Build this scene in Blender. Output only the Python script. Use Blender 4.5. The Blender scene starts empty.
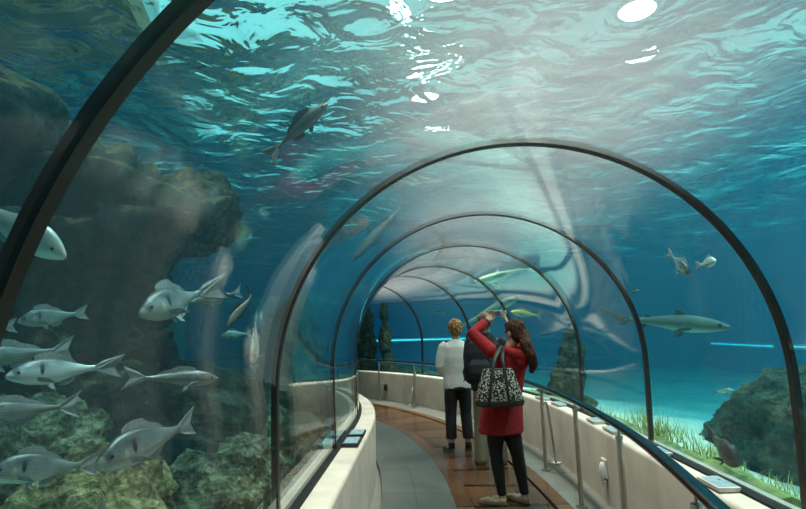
import bpy, bmesh, math, random
import numpy as np
from mathutils import Vector, Matrix, noise, Quaternion

random.seed(7)
rng = np.random.RandomState(5)
sc = bpy.context.scene
COL = sc.collection
PI = math.pi

# ------------------------------------------------------------------ camera pose and tunnel plan (metres)
F_PX, PITCH, ROLL, YAW, HC = 523.32, 0.14425, -0.02514, -0.03177, 1.5704
K0, K1, OX = 4.9629, 0.11534, -0.52879
TA, TB, ZC, SILL = 1.2608, 1.2339, 1.2926, 0.6294
WIN, WIL = 1.0889, 1.0559
ARCH_S = [0.838, 2.670, 4.3737, 6.0286, 8.010, 9.438, 11.074, 12.80, 14.5, 16.2]
S0, S1 = -1.6, 18.6

SS = np.linspace(-4, 24, 2801)
_u = np.clip(SS - K0, 0, None)
PSI = K1 * (np.sqrt(_u * _u + 1) - 1)
_h = SS[1] - SS[0]
_dx, _dy = -np.sin(PSI), np.cos(PSI)
CX = np.concatenate([[0], np.cumsum((_dx[1:] + _dx[:-1]) / 2 * _h)])
CY = np.concatenate([[0], np.cumsum((_dy[1:] + _dy[:-1]) / 2 * _h)])
_i0 = np.argmin(abs(SS))
CX -= CX[_i0] + OX
CY -= CY[_i0]

def cl(s):
    return np.interp(s, SS, CX), np.interp(s, SS, CY), np.interp(s, SS, PSI)

def place(s, off, z):
    x, y, q = cl(s)
    return Vector((x + off * math.cos(q), y + off * math.sin(q), z))

def so(x, y):
    i = np.argmin((CX - x) ** 2 + (CY - y) ** 2)
    return SS[i], (x - CX[i]) * math.cos(PSI[i]) + (y - CY[i]) * math.sin(PSI[i])

_cp, _sp, _cy, _sy = math.cos(PITCH), math.sin(PITCH), math.cos(YAW), math.sin(YAW)
FW = Vector((_sy * _cp, _cy * _cp, _sp))
_rt = Vector((_cy, -_sy, 0))
_up = _rt.cross(FW)
RT = _rt * math.cos(ROLL) + _up * math.sin(ROLL)
UP = _up * math.cos(ROLL) - _rt * math.sin(ROLL)
EYE = Vector((0, 0, HC))

def at(u, v, d):
    """point of the place that the photo shows at (u, v), d metres ahead of the camera"""
    r = FW + RT * ((u - 403) / F_PX) - UP * ((v - 254.5) / F_PX)
    return EYE + r * (d / math.hypot(r.x, r.y))

# ------------------------------------------------------------------ materials
MATS = {}
def newmat(name):
    m = bpy.data.materials.new(name); m.use_nodes = True
    nt = m.node_tree
    for n in list(nt.nodes): nt.nodes.remove(n)
    out = nt.nodes.new('ShaderNodeOutputMaterial')
    MATS[name] = m
    return m, nt, out

def N(nt, t, **kw):
    n = nt.nodes.new(t)
    for k, v in kw.items():
        if k == 'ins':
            for a, b in v.items():
                n.inputs[a].default_value = b
        else:
            setattr(n, k, v)
    return n

def ramp(nt, stops):
    r = nt.nodes.new('ShaderNodeValToRGB')
    e = r.color_ramp.elements
    while len(e) < len(stops): e.new(0.5)
    for el, (p, c) in zip(e, stops):
        el.position = p; el.color = (*c, 1)
    return r

def simple(name, col, rough=.5, metal=0., var=None, scale=8., bump=0., spec=.5, detail=4, coat=0., coord='Object'):
    """principled surface with noise-driven colour variation and bump"""
    m, nt, out = newmat(name)
    b = N(nt, 'ShaderNodeBsdfPrincipled')
    b.inputs['Roughness'].default_value = rough
    b.inputs['Metallic'].default_value = metal
    b.inputs['Specular IOR Level'].default_value = spec
    b.inputs['Coat Weight'].default_value = coat
    tc = N(nt, 'ShaderNodeTexCoord')
    no = N(nt, 'ShaderNodeTexNoise'); no.inputs['Scale'].default_value = scale; no.inputs['Detail'].default_value = detail
    nt.links.new(tc.outputs[coord], no.inputs['Vector'])
    if var is None: var = tuple(c * .8 for c in col)
    r = ramp(nt, [(.35, var), (.65, col)])
    nt.links.new(no.outputs['Fac'], r.inputs['Fac'])
    nt.links.new(r.outputs['Color'], b.inputs['Base Color'])
    if bump:
        bp = N(nt, 'ShaderNodeBump', ins={'Strength': bump, 'Distance': .02})
        nt.links.new(no.outputs['Fac'], bp.inputs['Height'])
        nt.links.new(bp.outputs['Normal'], b.inputs['Normal'])
    nt.links.new(b.outputs[0], out.inputs['Surface'])
    return m

def math_n(nt, op, a, b=None, c=None):
    n = N(nt, 'ShaderNodeMath', operation=op)
    for i, v in enumerate((a, b, c)):
        if v is None: continue
        if isinstance(v, (int, float)): n.inputs[i].default_value = v
        else: nt.links.new(v, n.inputs[i])
    return n.outputs[0]

def rock_mat(name, dark, mid, light, scale=3., top=None):
    m, nt, out = newmat(name)
    b = N(nt, 'ShaderNodeBsdfPrincipled', ins={'Roughness': .85, 'Specular IOR Level': .2})
    tc = N(nt, 'ShaderNodeTexCoord')
    n1 = N(nt, 'ShaderNodeTexNoise', ins={'Scale': scale, 'Detail': 8., 'Roughness': .65})
    n2 = N(nt, 'ShaderNodeTexNoise', ins={'Scale': scale * 5, 'Detail': 6., 'Roughness': .7})
    vo = N(nt, 'ShaderNodeTexVoronoi', ins={'Scale': scale * 6})
    for n in (n1, n2, vo): nt.links.new(tc.outputs['Object'], n.inputs['Vector'])
    mx = math_n(nt, 'ADD', math_n(nt, 'MULTIPLY', n1.outputs['Fac'], .6), math_n(nt, 'MULTIPLY', n2.outputs['Fac'], .4))
    r = ramp(nt, [(.41, dark), (.5, mid), (.60, light)])
    nt.links.new(mx, r.inputs['Fac'])
    col = r.outputs['Color']
    if top:      # sunlit brown painted on ledges that face up
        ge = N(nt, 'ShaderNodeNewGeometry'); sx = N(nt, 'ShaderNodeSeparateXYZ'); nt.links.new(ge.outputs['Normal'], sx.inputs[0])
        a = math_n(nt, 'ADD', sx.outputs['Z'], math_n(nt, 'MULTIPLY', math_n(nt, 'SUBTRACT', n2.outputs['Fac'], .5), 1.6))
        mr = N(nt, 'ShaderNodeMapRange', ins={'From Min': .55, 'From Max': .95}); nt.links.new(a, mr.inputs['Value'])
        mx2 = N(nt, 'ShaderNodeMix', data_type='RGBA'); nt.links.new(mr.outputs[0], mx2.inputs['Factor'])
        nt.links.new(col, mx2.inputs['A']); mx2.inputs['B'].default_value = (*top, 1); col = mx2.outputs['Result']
    nt.links.new(col, b.inputs['Base Color'])
    hh = math_n(nt, 'ADD', mx, math_n(nt, 'MULTIPLY', vo.outputs['Distance'], .25))
    bp = N(nt, 'ShaderNodeBump', ins={'Strength': 1., 'Distance': .16})
    nt.links.new(hh, bp.inputs['Height']); nt.links.new(bp.outputs['Normal'], b.inputs['Normal'])
    nt.links.new(b.outputs[0], out.inputs['Surface'])
    return m

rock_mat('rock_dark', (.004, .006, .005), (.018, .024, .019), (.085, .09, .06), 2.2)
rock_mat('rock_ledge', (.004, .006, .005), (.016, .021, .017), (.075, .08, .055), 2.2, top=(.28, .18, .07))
rock_mat('rock_brown', (.018, .016, .011), (.06, .055, .035), (.16, .14, .08), 3.)
rock_mat('rock_algae', (.012, .014, .010), (.12, .13, .08), (.46, .44, .28), 5.)
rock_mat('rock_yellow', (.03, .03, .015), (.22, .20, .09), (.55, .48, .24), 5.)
rock_mat('rock_blue', (.02, .03, .025), (.06, .075, .05), (.13, .14, .085), 3.)
simple('sand', (.78, .74, .62), .9, var=(.62, .58, .48), scale=3., bump=.5, detail=8)
simple('tank_wall', (.015, .23, .62), .8, var=(.012, .19, .55), scale=.6)
simple('plaster', (.58, .53, .455), .7, var=(.49, .44, .375), scale=4., bump=.12, detail=8)
simple('dark_gasket', (.012, .012, .012), .7, spec=.2)
simple('arch_metal', (.075, .068, .06), .38, metal=.55, var=(.055, .045, .04), scale=5)
simple('steel', (.55, .53, .49), .28, metal=1., var=(.47, .45, .41), scale=9)
simple('dark_steel', (.22, .215, .21), .14, metal=1., var=(.17, .165, .16), scale=9)
simple('white_plastic', (.8, .8, .78), .35)
simple('black_plastic', (.015, .015, .016), .4)
simple('panel_frame', (.62, .61, .58), .4)
simple('slab_brown', (.50, .38, .22), .9, var=(.36, .27, .16), scale=1.5)
simple('hall_black', (.02, .02, .022), .6)
simple('seagrass', (.46, .42, .10), .6, var=(.22, .26, .06), scale=3.)
simple('algae', (.34, .34, .09), .9, var=(.12, .16, .05), scale=9., bump=.6)
simple('weed', (.12, .15, .07), .7, var=(.05, .08, .03), scale=9.)

def lamp_mat(name, col, st):
    m, nt, out = newmat(name)
    e = N(nt, 'ShaderNodeEmission', ins={'Color': (*col, 1), 'Strength': st})
    nt.links.new(e.outputs[0], out.inputs['Surface'])
lamp_mat('flood_lens', (1, .97, .92), 60.)
lamp_mat('band_glow', (.35, .9, 1.), 2.4)
simple('wall_lamp_lens', (.85, .84, .80), .25)

# picture printed on the information panels
m, nt, out = newmat('panel_picture')
b = N(nt, 'ShaderNodeBsdfPrincipled', ins={'Roughness': .25})
tc = N(nt, 'ShaderNodeTexCoord')
vo = N(nt, 'ShaderNodeTexVoronoi', ins={'Scale': 3.2})
nt.links.new(tc.outputs['Generated'], vo.inputs['Vector'])
r = ramp(nt, [(.18, (.05, .10, .14)), (.24, (.22, .36, .42)), (.6, (.32, .45, .50))])
nt.links.new(vo.outputs['Distance'], r.inputs['Fac']); nt.links.new(r.outputs['Color'], b.inputs['Base Color'])
nt.links.new(b.outputs[0], out.inputs['Surface'])

# acrylic: clear, mirror-like at grazing angles, faintly hazed by fine scratches
m, nt, out = newmat('acrylic')
lw = N(nt, 'ShaderNodeLayerWeight', ins={'Blend': .5})
f5 = math_n(nt, 'POWER', lw.outputs['Facing'], 4.6)
fac = math_n(nt, 'MULTIPLY_ADD', f5, .7, .012)
tr = N(nt, 'ShaderNodeBsdfTransparent', ins={'Color': (.985, .99, .99, 1)})
gl = N(nt, 'ShaderNodeBsdfGlossy', ins={'Roughness': .03, 'Color': (1, 1, 1, 1)})
tl = N(nt, 'ShaderNodeBsdfTranslucent', ins={'Color': (.21, .225, .24, 1)})
tc = N(nt, 'ShaderNodeTexCoord')
mp = N(nt, 'ShaderNodeMapping'); mp.inputs['Scale'].default_value = (4, .6, 1)
nt.links.new(tc.outputs['UV'], mp.inputs['Vector'])
no = N(nt, 'ShaderNodeTexNoise', ins={'Scale': 2.4, 'Detail': 7., 'Roughness': .6})
nt.links.new(mp.outputs[0], no.inputs['Vector'])
hz = ramp(nt, [(.3, (.45,) * 3), (.75, (1.,) * 3)])
nt.links.new(no.outputs['Fac'], hz.inputs['Fac'])
m1 = N(nt, 'ShaderNodeMixShader'); m2 = N(nt, 'ShaderNodeMixShader')
# grey translucent film, densest along the top of the tube
sxu = N(nt, 'ShaderNodeSeparateXYZ'); nt.links.new(tc.outputs['UV'], sxu.inputs[0])
film = N(nt, 'ShaderNodeMapRange', interpolation_type='SMOOTHSTEP', ins={'From Min': .25, 'From Max': .92, 'To Min': .70, 'To Max': .002})
nt.links.new(math_n(nt, 'ABSOLUTE', sxu.outputs['Y']), film.inputs['Value'])
hzf = math_n(nt, 'MULTIPLY', hz.outputs['Color'], film.outputs[0])
nt.links.new(hzf, m1.inputs[0]); nt.links.new(tr.outputs[0], m1.inputs[1]); nt.links.new(tl.outputs[0], m1.inputs[2])
nt.links.new(fac, m2.inputs[0]); nt.links.new(m1.outputs[0], m2.inputs[1]); nt.links.new(gl.outputs[0], m2.inputs[2])
nt.links.new(m2.outputs[0], out.inputs['Surface'])

# water body: absorbs red, scatters a little
m, nt, out = newmat('water_body')
va = N(nt, 'ShaderNodeVolumeAbsorption', ins={'Color': (0., .785, .865, 1), 'Density': .29})
vs = N(nt, 'ShaderNodeVolumeScatter', ins={'Color': (.28, .8, 1., 1), 'Density': .023, 'Anisotropy': .2})
ad = N(nt, 'ShaderNodeAddShader')
nt.links.new(va.outputs[0], ad.inputs[0]); nt.links.new(vs.outputs[0], ad.inputs[1])
nt.links.new(ad.outputs[0], out.inputs['Volume'])

# water surface: Fresnel mirror / window with fine ripples
m, nt, out = newmat('water_surface')
tc = N(nt, 'ShaderNodeTexCoord')
no = N(nt, 'ShaderNodeTexNoise', ins={'Scale': 2.9, 'Detail': 3., 'Roughness': .42, 'Distortion': .7})
nt.links.new(tc.outputs['Object'], no.inputs['Vector'])
bp = N(nt, 'ShaderNodeBump', ins={'Strength': 1., 'Distance': .12})
nt.links.new(no.outputs['Fac'], bp.inputs['Height'])
fr = N(nt, 'ShaderNodeFresnel', ins={'IOR': 1.17})
nt.links.new(bp.outputs[0], fr.inputs['Normal'])
tr = N(nt, 'ShaderNodeBsdfTransparent')
gl = N(nt, 'ShaderNodeBsdfGlossy', ins={'Roughness': 0.0, 'Color': (.97, .99, 1, 1)})
nt.links.new(bp.outputs[0], gl.inputs['Normal'])
mx = N(nt, 'ShaderNodeMixShader')
rf = N(nt, 'ShaderNodeBsdfRefraction', ins={'IOR': 1.12, 'Roughness': 0.})
nt.links.new(bp.outputs[0], rf.inputs['Normal'])
mt = N(nt, 'ShaderNodeMixShader', ins={0: .5})
nt.links.new(tr.outputs[0], mt.inputs[1]); nt.links.new(rf.outputs[0], mt.inputs[2])
nt.links.new(fr.outputs[0], mx.inputs[0]); nt.links.new(mt.outputs[0], mx.inputs[1]); nt.links.new(gl.outputs[0], mx.inputs[2])
nt.links.new(mx.outputs[0], out.inputs['Surface'])

# paving: UV = (metres along the walk, metres across)
def paving(name, c1, c2, pitch, seam_c, rough, wob, seam_w=.012, cross=None):
    m, nt, out = newmat(name)
    b = N(nt, 'ShaderNodeBsdfPrincipled')
    tc = N(nt, 'ShaderNodeTexCoord'); sx = N(nt, 'ShaderNodeSeparateXYZ')
    nt.links.new(tc.outputs['UV'], sx.inputs[0])
    no = N(nt, 'ShaderNodeTexNoise', ins={'Scale': 2.2, 'Detail': 3.}); nt.links.new(tc.outputs['UV'], no.inputs['Vector'])
    n2 = N(nt, 'ShaderNodeTexNoise', ins={'Scale': 7., 'Detail': 8., 'Roughness': .65}); nt.links.new(tc.outputs['UV'], n2.inputs['Vector'])
    w = math_n(nt, 'MULTIPLY', math_n(nt, 'SUBTRACT', no.outputs['Fac'], .5), wob)
    t = math_n(nt, 'DIVIDE', math_n(nt, 'ADD', sx.outputs['X'], w), pitch)
    fr = math_n(nt, 'FRACT', t)
    dd = math_n(nt, 'MULTIPLY', math_n(nt, 'ABSOLUTE', math_n(nt, 'SUBTRACT', fr, .5)), pitch)
    seam = math_n(nt, 'GREATER_THAN', dd, pitch / 2 - seam_w)
    if cross:
        d2 = math_n(nt, 'ABSOLUTE', math_n(nt, 'SUBTRACT', sx.outputs['Y'], cross))
        seam = math_n(nt, 'MAXIMUM', seam, math_n(nt, 'LESS_THAN', d2, seam_w * .7))
    fl = math_n(nt, 'FLOOR', t)
    wn = N(nt, 'ShaderNodeTexWhiteNoise', noise_dimensions='1D'); nt.links.new(fl, wn.inputs['W'])
    f = math_n(nt, 'ADD', math_n(nt, 'MULTIPLY', wn.outputs['Value'], .45), math_n(nt, 'MULTIPLY', n2.outputs['Fac'], .55))
    r = ramp(nt, [(.2, c1), (.75, c2)]); nt.links.new(f, r.inputs['Fac'])
    mx = N(nt, 'ShaderNodeMix', data_type='RGBA')
    nt.links.new(seam, mx.inputs['Factor']); nt.links.new(r.outputs['Color'], mx.inputs['A']); mx.inputs['B'].default_value = (*seam_c, 1)
    nt.links.new(mx.outputs['Result'], b.inputs['Base Color'])
    rr = math_n(nt, 'MULTIPLY_ADD', n2.outputs['Fac'], .25, rough - .1)
    nt.links.new(rr, b.inputs['Roughness'])
    h = math_n(nt, 'SUBTRACT', math_n(nt, 'MULTIPLY', n2.outputs['Fac'], .3), seam)
    bp = N(nt, 'ShaderNodeBump', ins={'Strength': .35, 'Distance': .006})
    nt.links.new(h, bp.inputs['Height']); nt.links.new(bp.outputs[0], b.inputs['Normal'])
    nt.links.new(b.outputs[0], out.inputs['Surface'])
paving('grey_stone', (.065, .068, .058), (.11, .11, .095), .9, (.045, .045, .04), .42, .0, .006, cross=-.75)
paving('brown_plates', (.085, .036, .017), (.17, .072, .034), .62, (.010, .007, .006), .15, .16, .032)
paving('brown_strip', (.12, .052, .025), (.17, .078, .037), 1.24, (.02, .01, .008), .2, .0, .014)
paving('grey_side', (.13, .13, .115), (.2, .195, .175), .6, (.07, .07, .065), .5, .0, .006)

# clothes and bodies
simple('skin', (.62, .40, .30), .55, var=(.55, .34, .25), scale=12)
simple('white_knit', (.82, .80, .76), .85, var=(.74, .72, .68), scale=40, bump=.25)
simple('black_cloth', (.014, .014, .016), .85, var=(.008, .008, .010), scale=30, bump=.2)
simple('black_jersey', (.007, .007, .009), .8, scale=30)
simple('red_wool', (.40, .016, .018), .9, var=(.31, .010, .012), scale=35, bump=.3)
simple('khaki', (.30, .25, .16), .85, var=(.24, .2, .13), scale=14, bump=.2)
simple('navy_cloth', (.015, .017, .024), .8, scale=20)
simple('dark_leather', (.03, .027, .025), .45, scale=20)
simple('tan_leather', (.42, .26, .14), .5, scale=20)
simple('sole', (.09, .08, .07), .7)
simple('silver', (.6, .6, .62), .3, metal=.8)
simple('screen', (.10, .13, .2), .15)

def hair_mat(name, a, c, sc_=60):
    m, nt, out = newmat(name)
    b = N(nt, 'ShaderNodeBsdfPrincipled', ins={'Roughness': .75, 'Specular IOR Level': .2})
    tc = N(nt, 'ShaderNodeTexCoord'); mp = N(nt, 'ShaderNodeMapping'); mp.inputs['Scale'].default_value = (1, 1, .18)
    nt.links.new(tc.outputs['Object'], mp.inputs['Vector'])
    no = N(nt, 'ShaderNodeTexNoise', ins={'Scale': sc_, 'Detail': 5.}); nt.links.new(mp.outputs[0], no.inputs['Vector'])
    r = ramp(nt, [(.38, a), (.62, c)]); nt.links.new(no.outputs['Fac'], r.inputs['Fac'])
    nt.links.new(r.outputs['Color'], b.inputs['Base Color'])
    bp = N(nt, 'ShaderNodeBump', ins={'Strength': .6, 'Distance': .01}); nt.links.new(no.outputs['Fac'], bp.inputs['Height'])
    nt.links.new(bp.outputs[0], b.inputs['Normal']); nt.links.new(b.outputs[0], out.inputs['Surface'])
hair_mat('hair_blond', (.16, .085, .03), (.50, .30, .11), 45)
hair_mat('hair_brown', (.035, .016, .010), (.10, .045, .025))
hair_mat('hair_grey', (.10, .075, .05), (.30, .24, .17), 45)

m, nt, out = newmat('animal_print')
b = N(nt, 'ShaderNodeBsdfPrincipled', ins={'Roughness': .6})
tc = N(nt, 'ShaderNodeTexCoord')
no = N(nt, 'ShaderNodeTexNoise', ins={'Scale': 30., 'Detail': 2.}); nt.links.new(tc.outputs['Object'], no.inputs['Vector'])
vm = N(nt, 'ShaderNodeVectorMath', operation='MULTIPLY_ADD'); vm.inputs[1].default_value = (.02,) * 3
nt.links.new(no.outputs['Color'], vm.inputs[0]); nt.links.new(tc.outputs['Object'], vm.inputs[2])
vo = N(nt, 'ShaderNodeTexVoronoi', ins={'Scale': 62.}); nt.links.new(vm.outputs[0], vo.inputs['Vector'])
r = ramp(nt, [(.40, (.66, .62, .50)), (.47, (.012, .011, .010))]); nt.links.new(vo.outputs['Distance'], r.inputs['Fac'])
nt.links.new(r.outputs['Color'], b.inputs['Base Color']); nt.links.new(b.outputs[0], out.inputs['Surface'])

def fish_mat(name, back, side, belly, spot=None, metal=.35, rough=.38, bars=0.):
    """countershaded skin with fine scales; the mesh is one unit long, so object space is fish space"""
    m, nt, out = newmat(name)
    b = N(nt, 'ShaderNodeBsdfPrincipled', ins={'Roughness': rough, 'Metallic': metal})
    tc = N(nt, 'ShaderNodeTexCoord'); sx = N(nt, 'ShaderNodeSeparateXYZ')
    nt.links.new(tc.outputs['Generated'], sx.inputs[0])
    no = N(nt, 'ShaderNodeTexNoise', ins={'Scale': 9., 'Detail': 4.}); nt.links.new(tc.outputs['Object'], no.inputs['Vector'])
    z = math_n(nt, 'ADD', sx.outputs['Z'], math_n(nt, 'MULTIPLY', math_n(nt, 'SUBTRACT', no.outputs['Fac'], .5), .25))
    r = ramp(nt, [(.27, belly), (.5, side), (.72, back)]); nt.links.new(z, r.inputs['Fac'])
    col = r.outputs['Color']
    if bars:
        so_ = N(nt, 'ShaderNodeSeparateXYZ'); nt.links.new(tc.outputs['Object'], so_.inputs[0])
        ln = math_n(nt, 'SINE', math_n(nt, 'MULTIPLY', so_.outputs['Z'], 260.))
        lf = math_n(nt, 'MULTIPLY', math_n(nt, 'MULTIPLY_ADD', ln, .5, .5), bars)
        mx = N(nt, 'ShaderNodeMix', data_type='RGBA'); nt.links.new(lf, mx.inputs['Factor'])
        nt.links.new(col, mx.inputs['A']); mx.inputs['B'].default_value = (*[c * .5 for c in back], 1); col = mx.outputs['Result']
    if spot:
        for p, rad, c in spot:
            vm = N(nt, 'ShaderNodeVectorMath', operation='SUBTRACT'); nt.links.new(tc.outputs['Object'], vm.inputs[0]); vm.inputs[1].default_value = p
            sc2 = N(nt, 'ShaderNodeVectorMath', operation='MULTIPLY'); sc2.inputs[1].default_value = (2.6, 0., .9)
            nt.links.new(vm.outputs[0], sc2.inputs[0])
            ln = N(nt, 'ShaderNodeVectorMath', operation='LENGTH'); nt.links.new(sc2.outputs[0], ln.inputs[0])
            mr = N(nt, 'ShaderNodeMapRange', ins={'From Min': rad * .6, 'From Max': rad, 'To Min': 1., 'To Max': 0.}); nt.links.new(ln.outputs['Value'], mr.inputs['Value'])
            mx = N(nt, 'ShaderNodeMix', data_type='RGBA'); nt.links.new(mr.outputs[0], mx.inputs['Factor'])
            nt.links.new(col, mx.inputs['A']); mx.inputs['B'].default_value = (*c, 1); col = mx.outputs['Result']
    nt.links.new(col, b.inputs['Base Color'])
    vo = N(nt, 'ShaderNodeTexVoronoi', ins={'Scale': 55.}); nt.links.new(tc.outputs['Object'], vo.inputs['Vector'])
    bp = N(nt, 'ShaderNodeBump', ins={'Strength': .15, 'Distance': .004}); nt.links.new(vo.outputs['Distance'], bp.inputs['Height'])
    nt.links.new(bp.outputs[0], b.inputs['Normal']); nt.links.new(b.outputs[0], out.inputs['Surface'])
fish_mat('bream_skin', (.045, .06, .065), (.24, .28, .275), (.62, .64, .60), [((.30, 0, -.02), .07, (.50, .47, .34)), ((.225, 0, .05), .065, (.02, .022, .03)), ((.43, 0, .10), .11, (.05, .06, .065))], bars=.25)
fish_mat('bream_pale_skin', (.34, .38, .36), (.62, .65, .58), (.9, .9, .84), [((.235, 0, .045), .05, (.20, .20, .18))])
fish_mat('bream_silver_skin', (.09, .12, .13), (.46, .53, .53), (.8, .82, .78), [((.225, 0, .05), .065, (.02, .022, .03)), ((.43, 0, .10), .10, (.10, .12, .13))])
fish_mat('bass_skin', (.05, .06, .062), (.24, .255, .24), (.52, .52, .47), [((.25, 0, .02), .03, (.05, .05, .05))], bars=.35)
fish_mat('brown_skin', (.09, .08, .065), (.17, .15, .12), (.34, .31, .25), metal=.1)
fish_mat('dusky_skin', (.08, .068, .06), (.14, .12, .105), (.22, .19, .17), metal=.05)
fish_mat('shark_skin', (.085, .078, .055), (.13, .12, .085), (.5, .47, .34), metal=.0, rough=.6)
fish_mat('pale_shark_skin', (.55, .42, .22), (.80, .66, .36), (.9, .82, .55), metal=.0, rough=.6)
fish_mat('yellow_skin', (.26, .20, .09), (.78, .52, .10), (.50, .47, .30), metal=.2)
simple('fin', (.30, .33, .33), .5, var=(.20, .22, .22), scale=30)
simple('dark_fin', (.05, .05, .05), .5, scale=30)
simple('eye_black', (.01, .01, .012), .1)

# ------------------------------------------------------------------ object helpers
def link(o, parent=None):
    COL.objects.link(o)
    if parent is not None: o.parent = parent
    return o

def tag(o, label, cat, group=None, kind=None):
    o['label'] = label; o['category'] = cat
    if group: o['group'] = group
    if kind: o['kind'] = kind
    return o

def empty(name, loc=(0, 0, 0), rz=0.):
    o = bpy.data.objects.new(name, None)
    o.empty_display_size = .1
    o.location = loc; o.rotation_euler = (0, 0, rz)
    return link(o)

def mesh_obj(name, verts, faces, mat, parent=None, smooth=True, uv=None, mats=None, fmat=None):
    me = bpy.data.meshes.new(name)
    me.from_pydata([tuple(v) for v in verts], [], faces)
    if mats:
        for x in mats: me.materials.append(MATS[x])
    else:
        me.materials.append(MATS[mat])
    if fmat is not None: me.polygons.foreach_set('material_index', fmat)
    if uv is not None:
        l = me.uv_layers.new(name='UVMap')
        for lp in me.loops: l.data[lp.index].uv = uv[lp.vertex_index]
    me.polygons.foreach_set('use_smooth', [smooth] * len(me.polygons))
    me.update()
    return link(bpy.data.objects.new(name, me), parent)

def bm_obj(name, bm, mat, parent=None, smooth=False, auto=None):
    me = bpy.data.meshes.new(name)
    bmesh.ops.recalc_face_normals(bm, faces=bm.faces)
    bm.to_mesh(me); bm.free()
    me.materials.append(MATS[mat])
    me.polygons.foreach_set('use_smooth', [smooth or auto is not None] * len(me.polygons))
    if auto is not None: me.set_sharp_from_angle(angle=auto)
    me.update()
    return link(bpy.data.objects.new(name, me), parent)

def struct(o):
    o['kind'] = 'structure'
    return o

def add_box(bm, c, size, rot=None, bevel=0.):
    r = bmesh.ops.create_cube(bm, size=1.)
    vs = r['verts']
    M = Matrix.Translation(Vector(c)) @ (rot.to_4x4() if rot is not None else Matrix.Identity(4)) @ Matrix.Diagonal((*size, 1))
    bmesh.ops.transform(bm, matrix=M, verts=vs)
    if bevel:
        es = list({e for v in vs for e in v.link_edges})
        bmesh.ops.bevel(bm, geom=es, offset=bevel, segments=2, affect='EDGES', profile=.5)

def frames_along(pts, xref=None):
    pts = [Vector(p) for p in pts]
    out = []
    prev = None
    for i in range(len(pts)):
        t = (pts[min(i + 1, len(pts) - 1)] - pts[max(i - 1, 0)]).normalized()
        ref = Vector(xref) if xref is not None else (prev if prev is not None else (Vector((0, 0, 1)) if abs(t.z) < .9 else Vector((1, 0, 0))))
        x = (ref - t * ref.dot(t))
        if x.length < 1e-4: x = t.orthogonal()
        x.normalize(); y = t.cross(x)
        prev = x
        out.append((pts[i], x, y))
    return out

def add_loft(bm, pts, radii, xref=None, n=14, cap=True, power=2.):
    """closed tube through pts; radii are numbers or (a, b) half-widths along / across xref"""
    rings = []
    for (p, x, y), r in zip(frames_along(pts, xref), radii):
        a, b = (r, r) if isinstance(r, (int, float)) else r
        ring = []
        for k in range(n):
            t = 2 * PI * k / n
            c, s = math.cos(t), math.sin(t)
            m_ = 2. / power
            ring.append(bm.verts.new(p + x * (a * math.copysign(abs(c) ** m_, c)) + y * (b * math.copysign(abs(s) ** m_, s))))
        rings.append(ring)
    for r0, r1 in zip(rings[:-1], rings[1:]):
        for k in range(n):
            bm.faces.new((r0[k], r0[(k + 1) % n], r1[(k + 1) % n], r1[k]))
    if cap:
        bm.faces.new(rings[0][::-1]); bm.faces.new(rings[-1])
    return rings

def add_ell(bm, c, r, rot=None, sub=3):
    q = bmesh.ops.create_icosphere(bm, subdivisions=sub, radius=1.)
    if isinstance(r, (int, float)): r = (r, r, r)
    M = Matrix.Translation(Vector(c)) @ (rot.to_4x4() if rot is not None else Matrix.Identity(4)) @ Matrix.Diagonal((*r, 1))
    bmesh.ops.transform(bm, matrix=M, verts=q['verts'])

def fuse(name, bm, mat, parent, voxel=.012, smooth=3, disp=None):
    """union everything in bm into one skin"""
    bmesh.ops.recalc_face_normals(bm, faces=bm.faces)
    me = bpy.data.meshes.new(name + '_raw'); bm.to_mesh(me); bm.free()
    tmp = bpy.data.objects.new(name + '_raw', me); COL.objects.link(tmp)
    md = tmp.modifiers.new('r', 'REMESH'); md.mode = 'VOXEL'; md.voxel_size = voxel; md.use_smooth_shade = True
    if smooth:
        ms = tmp.modifiers.new('s', 'SMOOTH'); ms.iterations = smooth; ms.factor = .5
    dg = bpy.context.evaluated_depsgraph_get(); dg.update()
    res = bpy.data.meshes.new_from_object(tmp.evaluated_get(dg))
    bpy.data.objects.remove(tmp); bpy.data.meshes.remove(me)
    res.name = name
    res.materials.clear(); res.materials.append(MATS[mat])
    if disp:
        n = len(res.vertices)
        co = np.empty(n * 3); res.vertices.foreach_get('co', co); co = co.reshape(-1, 3)
        nn = np.empty(n * 3); res.vertices.foreach_get('normal', nn); nn = nn.reshape(-1, 3)
        co = co + nn * np.array([disp(Vector(c)) for c in co])[:, None]
        res.vertices.foreach_set('co', co.ravel())
    res.polygons.foreach_set('use_smooth', [True] * len(res.polygons))
    res.update()
    return link(bpy.data.objects.new(name, res), parent)

def sweep(name, prof, s0, s1, ds, mat, parent=None, closed=True, smooth=False, doff=None, uvs=False):
    """sweep a cross-section [(offset, z)] along the tunnel"""
    n = max(2, int(round((s1 - s0) / ds)) + 1)
    ss = np.linspace(s0, s1, n)
    V, Fc, UV = [], [], []
    m_ = len(prof)
    for s in ss:
        x, y, q = cl(s); c, d = math.cos(q), math.sin(q)
        e = doff(s) if doff else 0.
        for o, z in prof:
            V.append((x + (o + e) * c, y + (o + e) * d, z)); UV.append((s, o))
    for i in range(n - 1):
        for k in range(m_ if closed else m_ - 1):
            a, b = i * m_ + k, i * m_ + (k + 1) % m_
            Fc.append((a, b, b + m_, a + m_))
    if closed:
        Fc.append(tuple(range(m_))[::-1]); Fc.append(tuple(range((n - 1) * m_, n * m_)))
    o = mesh_obj(name, V, Fc, mat, parent, smooth, UV)
    bm = bmesh.new(); bm.from_mesh(o.data)
    if closed: bmesh.ops.recalc_face_normals(bm, faces=bm.faces)
    bm.to_mesh(o.data); bm.free()
    if smooth: o.data.set_sharp_from_angle(angle=math.radians(40))
    return o

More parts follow.
